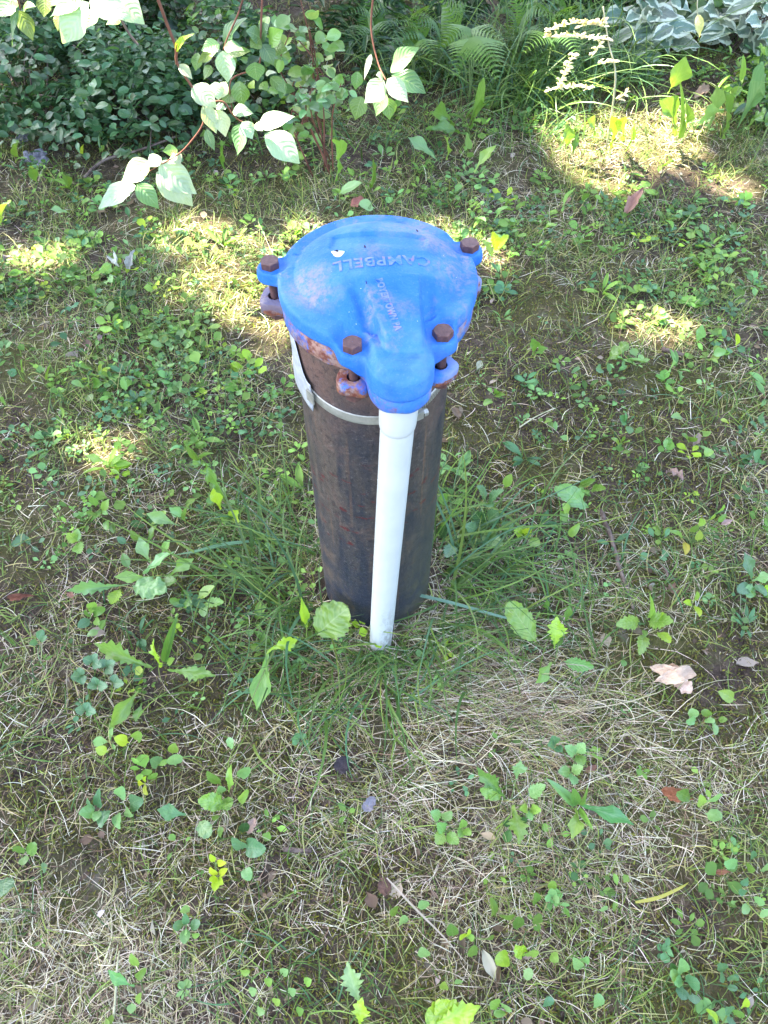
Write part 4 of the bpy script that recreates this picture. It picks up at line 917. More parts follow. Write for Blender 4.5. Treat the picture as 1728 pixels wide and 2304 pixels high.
rosette('broadleaf_weed', 'lone bright oval leaf lying flat near the bottom left edge', 'weed', (580, 1110), [('spoon', (582, 1112), (466, 1042), 56, .02, (0.16, .38, .10))], **S7)
rosette('broadleaf_weed', 'short upright leaves just left of the lone bright leaf at the bottom', 'weed', (590, 1000), [('oval', (600, 1030), (568, 968), 44, .03, G_LIGHT), ('oval', (590, 1090), (625, 1030), 36, .03, G_MID), ('oval', (570, 1180), (565, 1230), 40, .01, BL), ('oval', (595, 1190), (612, 1140), 34, .03, G_LIGHT)], **S7)
rosette('dandelion', 'tall twisted dandelion leaf at the bottom centre of the foreground', 'weed', (1565, 1262), [('dandelion', (1560, 1200), (1500, 1005), 92, .05, BL, .03), ('dandelion', (1555, 1285), (1565, 1160), 72, .05, G_YEL, .02)], **S7)
rosette('round_leaf_weed', 'two dark round leaves at the left edge of the foreground', 'weed', (110, 540), [('round', (105, 540), (70, 505), 50, .03, G_MID), ('round', (115, 545), (160, 500), 56, .03, G_MID), ('oval', (110, 545), (100, 590), 50, .01, G_MID), ('dock', (30, 640), (15, 720), 90, .02, G_BLUE), ('oval', (180, 610), (205, 590), 44, .02, G_BLUE)], **S7)
rosette('seedling', 'pair of yellow toothed leaflets beside a pale dead leaf, lower left', 'seedling', (625, 235), [('toothed', (618, 240), (602, 222), 30, .03, YL), ('toothed', (625, 240), (640, 282), 36, .02, YL), ('oval', (625, 230), (632, 205), 22, .03, YL)], **S7)
rosette('round_leaf_weed', 'bright oval leaves scattered at the top of the left foreground', 'weed', (500, 80), [('oval', (560, 60), (492, 38), 52, .03, G_YEL), ('oval', (470, 100), (412, 84), 44, .02, G_YEL), ('oval', (600, 60), (595, 8), 44, .04, G_LIGHT), ('oval', (745, 110), (755, 60), 48, .03, G_LIGHT), ('heart', (690, 150), (650, 130), 56, .03, G_BLUE), ('round', (760, 160), (755, 110), 70, .03, BL), ('round', (980, 75), (1010, 55), 50, .02, BL)], **S7)
rosette('chickweed', 'loose mat of small green leaves along the bottom edge left of centre', 'weed', (1150, 1090), [
    ('oval', (1040 + 34 * i, 1060 + 40 * ((i * 7) % 5)), (1075 + 34 * i, 1040 + 44 * ((i * 7) % 5)), 40, .02, random.choice([G_MID, BL, G_LIGHT])) for i in range(9)], **S7)
# foreground right
rosette('strawberry_plant', 'wild strawberry with two stacked sets of three toothed leaflets, right foreground', 'weed', (812, 170), [
    ('toothed', (830, 110), (780, 75), 50, .05, BL, .03), ('toothed', (830, 105), (868, 62), 52, .05, BL, .03), ('toothed', (835, 112), (862, 158), 52, .04, G_MID, .03), ('toothed', (805, 188), (752, 188), 52, .04, BL, .02), ('toothed', (810, 185), (862, 165), 48, .04, BL, .02), ('toothed', (812, 192), (818, 242), 50, .03, BL, .02),
    ('toothed', (740, 70), (730, 28), 50, .05, G_BLUE, .03), ('toothed', (738, 72), (706, 72), 40, .05, G_BLUE, .03), ('toothed', (745, 75), (772, 98), 40, .04, G_BLUE, .03)], **S8)
rosette('strawberry_plant', 'two small toothed strawberry sprigs side by side below the conduit', 'weed', (290, 430), [
    ('toothed', (262, 445), (232, 405), 50, .04, (.16, .38, .10), .02), ('toothed', (262, 450), (225, 498), 56, .03, G_LIGHT, .02), ('toothed', (270, 450), (322, 498), 52, .03, G_LIGHT, .02), ('toothed', (245, 385), (200, 360), 50, .04, BL, .02), ('toothed', (250, 390), (292, 355), 46, .04, BL, .02),
    ('toothed', (340, 430), (335, 390), 42, .04, G_LIGHT, .02), ('toothed', (342, 432), (378, 458), 36, .03, G_LIGHT, .02), ('toothed', (338, 434), (325, 470), 38, .03, G_LIGHT, .02)], **S8)
rosette('plantain_weed', 'star of four long smooth leaves with a wide one reaching right', 'weed', (832, 330), [
    ('spoon', (850, 330), (1082, 415), 84, .03, (.10, .28, .09)), ('lance', (828, 330), (700, 215), 44, .05, BL), ('spoon', (830, 340), (812, 478), 66, .02, G_LIGHT), ('oval', (832, 335), (818, 255), 44, .05, G_MID), ('lance', (835, 325), (880, 235), 26, .05, G_MID), ('lance', (845, 345), (905, 440), 26, .03, G_LIGHT)], **S8)
rosette('dandelion', 'ragged dandelion leaves around a dark stalk left of the star of long leaves', 'weed', (545, 320), [('dandelion', (555, 330), (585, 498), 92, .02, G_LIGHT), ('dandelion', (522, 295), (402, 165), 66, .05, G_MID), ('dock', (510, 290), (420, 255), 66, .03, G_LIGHT), ('dandelion', (570, 215), (590, 135), 66, .05, BL, .02)], **S8)
rosette('toothed_weed', 'pale toothed leaves just above and left of the star of long leaves', 'weed', (640, 300), [('toothed', (625, 290), (700, 245), 60, .04, BL), ('toothed', (620, 345), (585, 350), 40, .03, G_LIGHT), ('toothed', (630, 345), (680, 350), 44, .03, G_LIGHT), ('toothed', (630, 350), (640, 395), 36, .02, BL)], **S8)
rosette('round_leaf_weed', 'rounded grey-green leaves beside the crumpled orange leaf', 'weed', (1370, 340), [('round', (1390, 320), (1452, 280), 62, .04, BL), ('round', (1385, 365), (1460, 388), 62, .02, BL), ('oval', (1365, 340), (1368, 282), 44, .04, G_LIGHT), ('round', (1330, 300), (1270, 270), 54, .03, G_MID)], **S8)
rosette('round_leaf_weed', 'patch of small round leaves strung along the right edge of the foreground', 'weed', (1580, 660), [
    ('round', (1530, 590), (1475, 570), 56, .03, BL), ('oval', (1560, 590), (1605, 610), 40, .02, G_MID), ('round', (1640, 620), (1660, 580), 52, .03, BL), ('round', (1560, 720), (1545, 692), 36, .02, G_BLUE), ('round', (1600, 750), (1640, 740), 46, .02, BL), ('round', (1580, 760), (1545, 790), 40, .02, BL), ('round', (1630, 780), (1655, 810), 50, .01, BL), ('round', (1580, 660), (1545, 655), 40, .02, G_BLUE), ('round', (1600, 560), (1590, 530), 36, .03, G_BLUE), ('round', (1520, 750), (1508, 742), 26, .02, BL)], **S8)
rosette('round_leaf_weed', 'bluish green clump of large oval leaves in the lower right foreground', 'weed', (1300, 1090), [
    ('oval', (1285, 1060), (1285, 988), 56, .05, BL), ('round', (1300, 1090), (1365, 1100), 66, .03, G_BLUE), ('round', (1280, 1080), (1235, 1060), 62, .03, BL), ('round', (1290, 1085), (1255, 1090), 50, .03, BL), ('oval', (1290, 1110), (1285, 1170), 66, .01, G_BLUE), ('oval', (1330, 1140), (1345, 1190), 56, .01, G_BLUE), ('oval', (1245, 1060), (1240, 1010), 40, .03, G_DARK)], **S8)
rosette('round_leaf_weed', 'small grey-green sprig right of the bluish clump near the bottom right corner', 'weed', (1480, 1080), [('round', (1470, 1050), (1455, 1010), 50, .03, G_BLUE), ('round', (1470, 1060), (1450, 1080), 44, .02, G_BLUE), ('round', (1490, 1090), (1520, 1070), 44, .02, G_BLUE), ('round', (1495, 1100), (1512, 1135), 44, .01, G_BLUE)], **S8)
rosette('broadleaf_weed', 'row of yellow-green oval leaves in the foreground right of centre', 'weed', (600, 960), [
    ('oval', (540, 960), (485, 1020), 62, .03, G_YEL), ('dock', (600, 980), (575, 935), 60, .04, G_YEL), ('round', (620, 985), (652, 955), 66, .04, G_LIGHT), ('oval', (720, 965), (752, 1010), 46, .02, G_LIGHT), ('round', (600, 1040), (640, 1075), 50, .01, BL)], **S8)
rosette('clover', 'three-leaved clover in the foreground below the row of oval leaves', 'clover', (505, 1205), [('round', (500, 1200), (465, 1175), 56, .04, G_LIGHT, .02), ('round', (508, 1200), (545, 1205), 56, .04, BL, .02), ('round', (500, 1208), (495, 1248), 52, .03, BL, .02)], **S8)
rosette('dandelion', 'large yellow-green jagged leaf at the bottom edge right of centre', 'weed', (400, 1205), [('dandelion', (190, 1290), (418, 1198), 90, .05, G_YEL, .03), ('dock', (310, 1240), (178, 1235), 130, .04, G_YEL, .03), ('dock', (300, 1250), (245, 1170), 110, .05, G_YEL, .03)], **S8)
rosette('round_leaf_weed', 'two fresh oval leaves beside a dark plant in the bottom right corner', 'weed', (1500, 1230), [('oval', (1445, 1262), (1392, 1218), 42, .03, G_YEL), ('oval', (1545, 1208), (1565, 1160), 40, .04, G_YEL), ('round', (1500, 1230), (1485, 1200), 52, .03, G_BLUE), ('round', (1510, 1235), (1550, 1225), 52, .02, G_MID), ('round', (1505, 1245), (1495, 1280), 52, .01, G_BLUE)], **S8)
rosette('violet_plant', 'dark green shaded leaves in the middle of the right foreground', 'weed', (520, 800), [
    ('oval', (480, 810), (455, 735), 60, .04, G_MID), ('oval', (500, 810), (560, 800), 60, .03, G_MID), ('round', (575, 870), (585, 810), 52, .03, G_MID), ('oval', (650, 760), (655, 705), 46, .04, G_MID), ('round', (660, 850), (665, 798), 50, .03, G_MID), ('oval', (300, 900), (290, 840), 56, .03, G_MID), ('round', (380, 990), (385, 935), 50, .03, G_MID)], **S8)
rosette('clover', 'cluster of clover leaflets in the middle of the right foreground', 'clover', (730, 730), [
    ('round', (728, 700), (728, 655), 40, .04, G_LIGHT, .02), ('round', (725, 735), (698, 722), 38, .03, BL, .02), ('round', (728, 735), (758, 735), 40, .03, BL, .02), ('round', (726, 728), (730, 690), 40, .04, BL, .02), ('round', (785, 770), (785, 750), 34, .03, BL, .02), ('round', (950, 790), (952, 765), 40, .03, BL, .02), ('round', (780, 800), (800, 790), 40, .02, G_MID, .01)], **S8)
rosette('trailing_weed', 'light green sprigs running down the lower left of the right foreground', 'weed', (360, 900), [
    ('oval', (350, 900), (330, 890), 40, .03, G_YEL, .02), ('oval', (355, 900), (365, 865), 36, .04, G_YEL, .02), ('oval', (360, 905), (390, 895), 36, .03, G_LIGHT, .02), ('oval', (440, 910), (465, 890), 44, .03, G_MID, .01), ('round', (180, 780), (165, 740), 52, .03, BL), ('round', (60, 790), (30, 780), 50, .03, G_MID), ('oval', (90, 840), (70, 815), 56, .03, BL), ('oval', (180, 990), (165, 940), 56, .03, BL), ('oval', (330, 1100), (315, 1080), 40, .02, BL), ('oval', (260, 1130), (262, 1090), 40, .03, G_LIGHT), ('oval', (850, 1040), (820, 985), 46, .04, BL), ('oval', (850, 1000), (885, 985), 40, .04, BL), ('oval', (940, 1200), (910, 1150), 60, .03, BL), ('oval', (720, 1200), (700, 1160), 56, .02, G_BLUE)], **S8)
# middle distance, left
rosette('broadleaf_weed', 'upright spoon-shaped leaf standing alone in the left lawn', 'weed', (735, 1030), [('oval', (735, 1040), (722, 950), 48, .05, BL)], **SL)
rosette('broadleaf_weed', 'tall paddle leaf over a dark red fragment at the left edge of the lawn', 'weed', (290, 1000), [('oval', (280, 985), (298, 885), 52, .06, G_MID), ('oval', (145, 940), (130, 850), 50, .05, G_MID), ('oval', (30, 1120), (18, 1070), 50, .03, G_MID), ('oval', (365, 1195), (370, 1140), 66, .03, G_MID)], **SL)
rosette('broadleaf_weed', 'spreading mound of broad soft leaves in the left lawn', 'weed', (520, 1020), [
    ('spoon', (545, 915), (450, 895), 60, .04, G_MID), ('oval', (500, 1010), (415, 990), 66, .03, BL), ('oval', (520, 1020), (520, 960), 60, .05, G_MID), ('oval', (540, 1020), (580, 975), 56, .04, G_MID), ('oval', (510, 1060), (540, 1090), 50, .01, G_MID), ('oval', (640, 960), (590, 935), 50, .04, G_MID)], **SL)
rosette('ivy_weed', 'scalloped greyish leaf beside the two pale dead leaves in the left lawn', 'weed', (630, 370), [('dock', (640, 350), (600, 300), 76, .04, BL), ('dock', (620, 400), (660, 380), 56, .03, BL)], **SL)
rosette('broadleaf_weed', 'small dandelion leaf by the sunlit patch at mid left', 'weed', (1040, 1375), [('oval', (1060, 1352), (985, 1390), 40, .02, (.17, .40, .12)), ('lance', (1160, 1440), (1080, 1350), 36, .05, G_MID), ('lance', (1160, 1440), (1250, 1400), 26, .04, G_MID)], **SL)
rosette('broadleaf_weed', 'flat leaf lying across the sunny spot at mid left', 'weed', (560, 1420), [('spoon', (620, 1450), (500, 1410), 56, .03, G_LIGHT), ('oval', (300, 1295), (360, 1282), 40, .03, BL)], **SL)
# middle distance, right
rosette('broadleaf_weed', 'broad pointed leaf below the right-hand sunlit patch', 'weed', (740, 1030), [('dock', (755, 1020), (880, 925), 72, .05, G_MID)], **SR)
rosette('broadleaf_weed', 'bluish lance leaf standing right of the broad pointed leaf', 'weed', (1080, 1095), [('spoon', (1080, 1100), (1130, 1010), 56, .06, BL), ('spoon', (1250, 930), (1295, 820), 44, .06, BL), ('oval', (1480, 950), (1480, 870), 36, .05, G_YEL), ('oval', (1345, 990), (1425, 965), 50, .03, BL)], **SR)
rosette('broadleaf_weed', 'forked pair of spoon leaves right of the casing near the cap', 'weed', (350, 990), [('spoon', (340, 990), (345, 895), 46, .06, G_MID), ('spoon', (350, 995), (430, 950), 46, .04, G_MID)], **SR)
rosette('toothed_weed', 'small upright four-leaved sprig right of the casing', 'weed', (130, 1220), [('oval', (125, 1215), (90, 1182), 40, .04, BL), ('oval', (125, 1215), (145, 1185), 34, .04, G_MID), ('oval', (130, 1220), (190, 1215), 34, .03, G_MID), ('oval', (115, 1235), (75, 1275), 50, .01, G_LIGHT)], **SR)
rosette('violet_plant', 'compact dark-leaved plant in the moss at the right', 'weed', (880, 1370), [('oval', (870, 1380), (830, 1330), 56, .03, G_BLUE), ('oval', (880, 1370), (910, 1340), 50, .03, G_BLUE), ('oval', (885, 1385), (880, 1430), 50, .01, G_MID), ('oval', (920, 1400), (950, 1420), 50, .01, G_MID), ('oval', (860, 1370), (858, 1305), 40, .04, G_BLUE), ('round', (740, 1080), (700, 1060), 44, .03, G_BLUE), ('round', (560, 1080), (600, 1075), 50, .03, G_BLUE), ('round', (500, 1070), (475, 1050), 50, .03, G_BLUE)], **SR)
rosette('broadleaf_weed', 'light green rosette low in the moss right of the casing', 'weed', (830, 1490), [('oval', (830, 1490), (785, 1460), 50, .03, G_LIGHT), ('oval', (835, 1490), (885, 1475), 50, .03, G_LIGHT), ('oval', (830, 1495), (825, 1530), 46, .01, G_MID), ('oval', (835, 1485), (850, 1445), 46, .03, G_MID), ('oval', (1095, 1500), (1075, 1470), 50, .02, BL)], **SR)
rosette('broadleaf_weed', 'oval-leaved clump by the brown curled leaf at the right edge', 'weed', (1300, 1480), [
    ('oval', (1215, 1470), (1180, 1440), 60, .03, G_MID), ('oval', (1215, 1475), (1245, 1450), 50, .03, G_MID), ('oval', (1290, 1450), (1310, 1415), 44, .04, BL), ('oval', (1320, 1500), (1325, 1560), 50, .01, G_LIGHT), ('oval', (1440, 1370), (1400, 1360), 56, .02, G_YEL), ('oval', (1180, 1340), (1115, 1335), 44, .03, BL), ('oval', (1610, 1580), (1580, 1530), 80, .03, G_BLUE), ('round', (1640, 1350), (1610, 1330), 60, .03, G_BLUE), ('oval', (1600, 1400), (1560, 1370), 60, .02, G_BLUE)], **SR)
rosette('broadleaf_weed', 'single oval leaf on bare soil in the upper right lawn', 'weed', (1120, 280), [('oval', (1125, 290), (1090, 235), 40, .04, BL), ('oval', (975, 300), (960, 260), 36, .03, G_MID), ('oval', (620, 140), (660, 92), 40, .05, G_MID), ('spoon', (510, 190), (580, 55), 36, .08, BL), ('spoon', (130, 240), (205, 158), 44, .06, BL)], **SR)
rosette('toothed_weed', 'yellowish scalloped plant behind the cap on the right', 'weed', (100, 420), [('toothed', (120, 440), (60, 350), 60, .05, G_LIGHT), ('toothed', (150, 400), (210, 320), 56, .05, G_YEL), ('toothed', (140, 410), (120, 300), 50, .06, G_YEL), ('spoon', (380, 310), (480, 262), 50, .05, G_LIGHT), ('oval', (20, 230), (80, 245), 44, .04, BL)], **SR)
# upper lawn: tall dandelion leaves
rosette('dandelion', 'tall fan of tongue-shaped leaves behind the cap on the right', 'weed', (365, 590), [
    ('spoon', (360, 560), (440, 368), 46, .16, G_MID), ('spoon', (375, 560), (455, 432), 40, .10, G_MID), ('spoon', (230, 692), (100, 590), 60, .05, BL), ('dandelion', (370, 590), (180, 560), 44, .05, G_MID), ('oval', (350, 650), (365, 585), 60, .06, BL), ('spoon', (270, 690), (262, 590), 50, .08, G_LIGHT), ('spoon', (390, 745), (485, 628), 56, .06, G_LIGHT), ('spoon', (300, 550), (210, 485), 50, .09, G_MID)], **S4)
rosette('plantain_weed', 'tallest rounded paddle leaf curving up at the far right of the lawn', 'weed', (1250, 560), [
    ('spoon', (1225, 400), (1305, 245), 86, .22, G_LIGHT, .12), ('spoon', (1255, 590), (1195, 425), 50, .13, G_LIGHT), ('spoon', (1285, 590), (1300, 425), 38, .12, G_LIGHT), ('lance', (1270, 600), (1275, 340), 20, .16, G_LIGHT)], **S4)
rosette('plantain_weed', 'cluster of large upright dark tongue leaves at the right edge of the lawn', 'weed', (1470, 590), [
    ('spoon', (1525, 560), (1650, 325), 90, .22, G_BLUE, .02), ('spoon', (1350, 550), (1470, 470), 76, .10, BL), ('spoon', (1465, 600), (1460, 370), 50, .15, G_MID), ('spoon', (1400, 560), (1440, 370), 56, .14, BL), ('dock', (1560, 560), (1650, 480), 90, .07, G_MID), ('lance', (1540, 350), (1552, 235), 26, .16, G_LIGHT, .1)], **S4)
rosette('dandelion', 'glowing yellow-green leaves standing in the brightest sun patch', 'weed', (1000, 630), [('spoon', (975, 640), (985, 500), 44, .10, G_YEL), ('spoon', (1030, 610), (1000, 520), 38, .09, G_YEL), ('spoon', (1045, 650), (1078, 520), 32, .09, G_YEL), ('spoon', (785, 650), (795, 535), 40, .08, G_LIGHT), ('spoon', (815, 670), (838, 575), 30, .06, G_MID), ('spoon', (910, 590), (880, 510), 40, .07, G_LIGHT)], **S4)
rosette('dandelion', 'tall upright dandelion leaf left behind the cap', 'weed', (1450, 780), [('dandelion', (1450, 785), (1442, 600), 58, .15, G_LIGHT), ('spoon', (1590, 830), (1612, 680), 46, .12, G_MID), ('spoon', (975, 760), (970, 610), 44, .13, G_MID), ('oval', (1460, 840), (1565, 790), 50, .05, BL), ('oval', (1620, 900), (1550, 880), 56, .03, BL)], **S3)
rosette('broadleaf_weed', 'row of small upright oval leaves at the left edge below the shrub', 'weed', (140, 790), [('oval', (85, 690), (82, 615), 50, .10, G_MID), ('oval', (160, 795), (140, 730), 44, .07, G_MID), ('oval', (300, 820), (280, 755), 42, .07, G_MID), ('spoon', (5, 975), (48, 865), 60, .09, G_LIGHT), ('oval', (365, 680), (362, 625), 26, .06, G_YEL), ('spoon', (300, 920), (215, 905), 44, .03, BL), ('oval', (350, 890), (390, 865), 36, .04, G_MID)], **S3)

# the long pale blade across the grass, and other single blades
def long_blade(label, pts, w, colour, mat='grass'):
    q = [P(px, py, h) for px, py, h in pts]; sp = spline(q, 5); vs = []; n = len(sp)
    for i, p_ in enumerate(sp):
        d = (sp[min(i + 1, n - 1)] - sp[max(i - 1, 0)]).normalized(); side = d.cross(Vector((0.1, -0.4, 1))).normalized(); t = i / (n - 1)
        ww = w * (1 - t ** 3) * (0.6 + 0.4 * min(1, t * 5)) / 2
        vs += [p_ - side * ww, p_ - Vector((0, 0, ww * 0.35)), p_ + side * ww]
    fs = [(i * 3 + k, i * 3 + k + 1, i * 3 + k + 4, i * 3 + k + 3) for i in range(n - 1) for k in range(2)]
    V = np.array([tuple(v) for v in vs]); C = np.repeat(np.array([colour]), len(V), 0)
    return tag(link('grass_blade', npmesh('grass_blade', V, np.array(fs), C, None, M[mat])), label, 'grass')
long_blade('long pale bluish blade of grass reaching right from the conduit', [(880, 1326, .05), (1000, 1352, .06), (1130, 1388, .05), (1235, 1415, .03)], .0050, (.16, .28, .20))
long_blade('curved grass blade arching right beside the casing', [(985, 1200, .02), (1005, 1170, .05), (1060, 1140, .07), (1125, 1130, .05)], .0045, (.16, .27, .06))
long_blade('pale thin blade curling over the casing foot left of the conduit', [(724, 1330, .02), (748, 1312, .045), (785, 1306, .06), (832, 1316, .05)], .0032, (.20, .33, .14))
long_blade('broad dull blade lying left across the wide rosette', [(560, 1218, .06), (500, 1225, .06), (440, 1240, .05), (385, 1250, .03)], .0055, (.12, .24, .13))
long_blade('yellowing kinked blade lying in the right foreground', [(1430, 2030, .01), (1480, 2020, .02), (1530, 1998, .025), (1550, 1985, .02)], .0045, (.42, .40, .08))
long_blade('long straight dry stalk crossing the bottom of the foreground', [(870, 1975, .015), (930, 2040, .02), (1000, 2110, .02), (1060, 2180, .015)], .0026, (.36, .31, .25), 'straw')

# ------------------------------------------------------------------ dead leaves, sticks, clods
def dead(label, pts, width, h, colour, kind='dead', cat='dead leaf', name='dead_leaf'):
    a = P(*pts[0], 0); a.z = ghf(a.x, a.y) + 0.012; b = P(*pts[1], 0); b.z = ghf(b.x, b.y) + h
    e = empty(name, (a.x, a.y, a.z)); tag(e, label, cat, 'dead leaves on the lawn'); w = width * zdepth(b) / FPX
    put_leaf(e, kind, a, b, w, colour, name='blade'); return e
e = dead('large tan lobed dead leaf curled on the dark soil at right', ((1548, 1520), (1462, 1552)), 34, .022, (.70, .56, .42), 'dead_round')
for a_, b_, w_ in (((1545, 1525), (1464, 1500), 28), ((1520, 1530), (1555, 1560), 36), ((1535, 1530), (1505, 1495), 26)):
    pa = P(*a_, .018); pb = P(*b_, .02); put_leaf(e, 'dead_round', pa, pb, w_ * zdepth(pb) / FPX, (.72, .58, .44), name='lobe')
dead('crumpled orange-brown dead leaf in the right foreground', ((1478, 1785), (1545, 1812)), 30, .02, (.30, .13, .07))
dead('small rusty brown leaf fragment on the right of the foreground', ((1592, 1970), (1624, 1972)), 12, .02, (.26, .14, .09))
dead('pinkish brown crumpled leaf in the moss at right', ((1495, 1075), (1520, 1108)), 26, .03, (.36, .24, .20), 'dead_round')
dead('pinkish dead leaf standing on edge in the upper right lawn', ((1402, 495), (1438, 462)), 24, .05, (.42, .26, .20))
dead('flat reddish brown leaf at the left edge beside the rosette', ((28, 1358), (92, 1355)), 16, .018, (.26, .11, .07))
dead('narrow brown curled leaf right of the flat reddish one', ((168, 1340), (178, 1366)), 14, .02, (.34, .20, .15))
dead('pale papery dead leaf left of a scalloped weed in the left lawn', ((262, 600), (278, 632)), 20, .03, (.50, .52, .46), 'dead_round')
dead('pale folded dead leaf right of the scalloped weed in the left lawn', ((295, 630), (318, 610)), 18, .045, (.52, .50, .44))
dead('purplish dead leaf lying in the left lawn among clover', ((230, 792), (252, 778)), 14, .02, (.36, .27, .24))
dead('tiny pink dead leaf below the heart-leaved foreground weeds', ((560, 1880), (580, 1850)), 20, .02, (.48, .33, .27), 'dead_round')
dead('whitish bleached leaf scrap in the bottom left foreground', ((228, 2065), (245, 2052)), 12, .02, (.62, .60, .54), 'dead_round')
dead('grey lilac curled leaf in the straw below the conduit', ((820, 1830), (842, 1800)), 26, .02, (.34, .30, .33), 'dead_round')
dead('dark blackish dead leaf half hidden in straw left below the conduit', ((760, 1745), (780, 1712)), 34, .02, (.06, .05, .055), 'dead_round')
dead('brown oak-like leaf scraps in the bare patch below the conduit', ((880, 1990), (850, 2000)), 40, .015, (.17, .10, .075), 'dead_round')
dead('reddish brown leaf tucked under the strawberry plant', ((1310, 1745), (1332, 1738)), 14, .02, (.25, .14, .10), 'dead_round')
dead('pale dead leaf by the left edge under the sunny tuft', ((15, 595), (42, 598)), 12, .03, (.50, .40, .36))
dead('pink round leaf peeking out behind the cap', ((788, 474), (822, 468)), 20, .02, (.42, .16, .13), 'dead_round')
dead('pale brown chewed leaf near the right edge in the moss', ((1552, 1015), (1560, 1002)), 14, .03, (.46, .34, .28), 'dead_round')
dead('pale pinkish stub of a leaf on the right lawn', ((1612, 1196), (1636, 1192)), 12, .02, (.50, .40, .36))
dead('long brown leaf curled at the sunlit bank in the upper right', ((1560, 225), (1590, 215)), 20, .02, (.48, .33, .24), 'dead_round')
def stick(label, pts, r0, r1, mat='twig'):
    q = []
    for x, y, h in pts:
        a = P(x, y, 0); a = P(x, y, ghf(a.x, a.y) + h); q.append(a)
    q = spline(q, 4); n = len(q); o = tube('stick', [p_ + Vector((random.uniform(-1, 1), random.uniform(-1, 1), 0)) * r0 * 0.4 for p_ in q], [r0 + (r1 - r0) * i / (n - 1) for i in range(n)], M[mat], None, 7)
    return tag(o, label, 'stick')
stick('dark bent stick lying in the grass right of the casing', [(1352, 1150, .012), (1372, 1205, .010), (1392, 1270, .010), (1425, 1370, .008)], .0042, .0026)
stick('thin long fallen twig under the shrub at upper left', [(190, 398, .02), (235, 360, .025), (320, 335, .03), (395, 308, .04)], .0042, .0022)
stick('short dark twig lying in straw below the left foreground weeds', [(638, 1912, .01), (700, 1915, .012)], .0034, .0026)
stick('thin reddish curved twig on the right lawn', [(1484, 1265, .012), (1500, 1285, .014), (1502, 1302, .010)], .0022, .0016)
stick('pale straw-thin stalk leaning in the moss right of the casing', [(1168, 962, .012), (1210, 935, .02), (1250, 918, .025)], .0014, .0009, 'pale')
stick('dark stick below the right-hand sunlit patch', [(1490, 785, .012), (1520, 793, .012), (1545, 800, .010)], .0050, .0030)
stick('thin pale rootlet running over the bottom left foreground', [(255, 2290, .008), (262, 2200, .012), (268, 2140, .010)], .0016, .0010, 'pale')
def clod(label, px, py, w):
    c = P(px, py, 0); R0 = w * zdepth(c) / FPX / 2; vs = []; fs = []
    for q in range(26):                               # a heap of crumbs
        a = random.uniform(0, 6.28); d = R0 * random.random() ** 0.6; r = R0 * random.uniform(.12, .38); ox, oy = c.x + d * math.cos(a), c.y + d * math.sin(a); oz = ghf(ox, oy) + (R0 - d) * 0.5 * random.random(); b0 = len(vs); nu, nv = 6, 4
        for j in range(nv + 1):
            for i in range(nu):
                a = 2 * math.pi * i / nu; b = math.pi * (j / nv - 0.5); k = r * (0.6 + 0.8 * random.random()); vs.append((ox + k * math.cos(b) * math.cos(a), oy + k * math.cos(b) * math.sin(a), oz + k * 0.8 * math.sin(b)))
        for j in range(nv):
            for i in range(nu): a = b0 + j * nu + i; b = b0 + j * nu + (i + 1) % nu; fs.append((a, b, b + nu, a + nu))
    return tag(link('soil_clod', pymesh('soil_clod', vs, fs, M['clod'], False)), label, 'clod')
clod('larger crumbly grey clod at the foot of the left shrub', 72, 350, 60); clod('small grey clod above the larger one by the left shrub', 50, 305, 36); clod('grey stone lump at the right of the bare patch behind the cap', 1108, 442, 30)

# ================================================================== DOGWOOD BRANCHES HANGING IN FROM THE UPPER LEFT
W_SUNLIT = (0.40, 0.50, 0.33); W_G = (0.16, 0.29, 0.12)  # the paler tint paints blown-out sunlight into the dogwood leaves
def branch(label, stems, leaves, cat='branch', name='dogwood_branch', mat='redstem', kind='dogwood', nz=(-0.1, -0.62, 0.75)):
    """stems: list of (points (px,py,F), r0, r1); leaves: (base, tip, width, F, colour[, dF])"""
    p0 = PF(*stems[0][0][0]); e = empty(name, p0); tag(e, label, cat)
    for pts, r0, r1 in stems:
        q = spline([PF(*p_) for p_ in pts], 5); n = len(q)
        tube('stem', q, [r0 + (r1 - r0) * i / (n - 1) for i in range(n)], M[mat], e, 7, off=p0)
    for L in leaves:
        b, t, w, F, c = L[:5]; dF = L[5] if len(L) > 5 else -0.015; k = L[6] if len(L) > 6 else kind
        bp = PF(*b, F); tp = PF(*t, F + dF)
        put_leaf(e, k, bp, tp, w * 1.02 * zdepth(tp) / FPX, c, nz, jitter=0.2)
    return e
def Q(o, s): return lambda x, y: (o[0] + x * s, o[1] + y * s)
a = Q((200, 320), 0.1688); b = Q((360, 20), 0.205); c = Q((640, 0), 0.217); d = Q((0, 0), 0.2604)
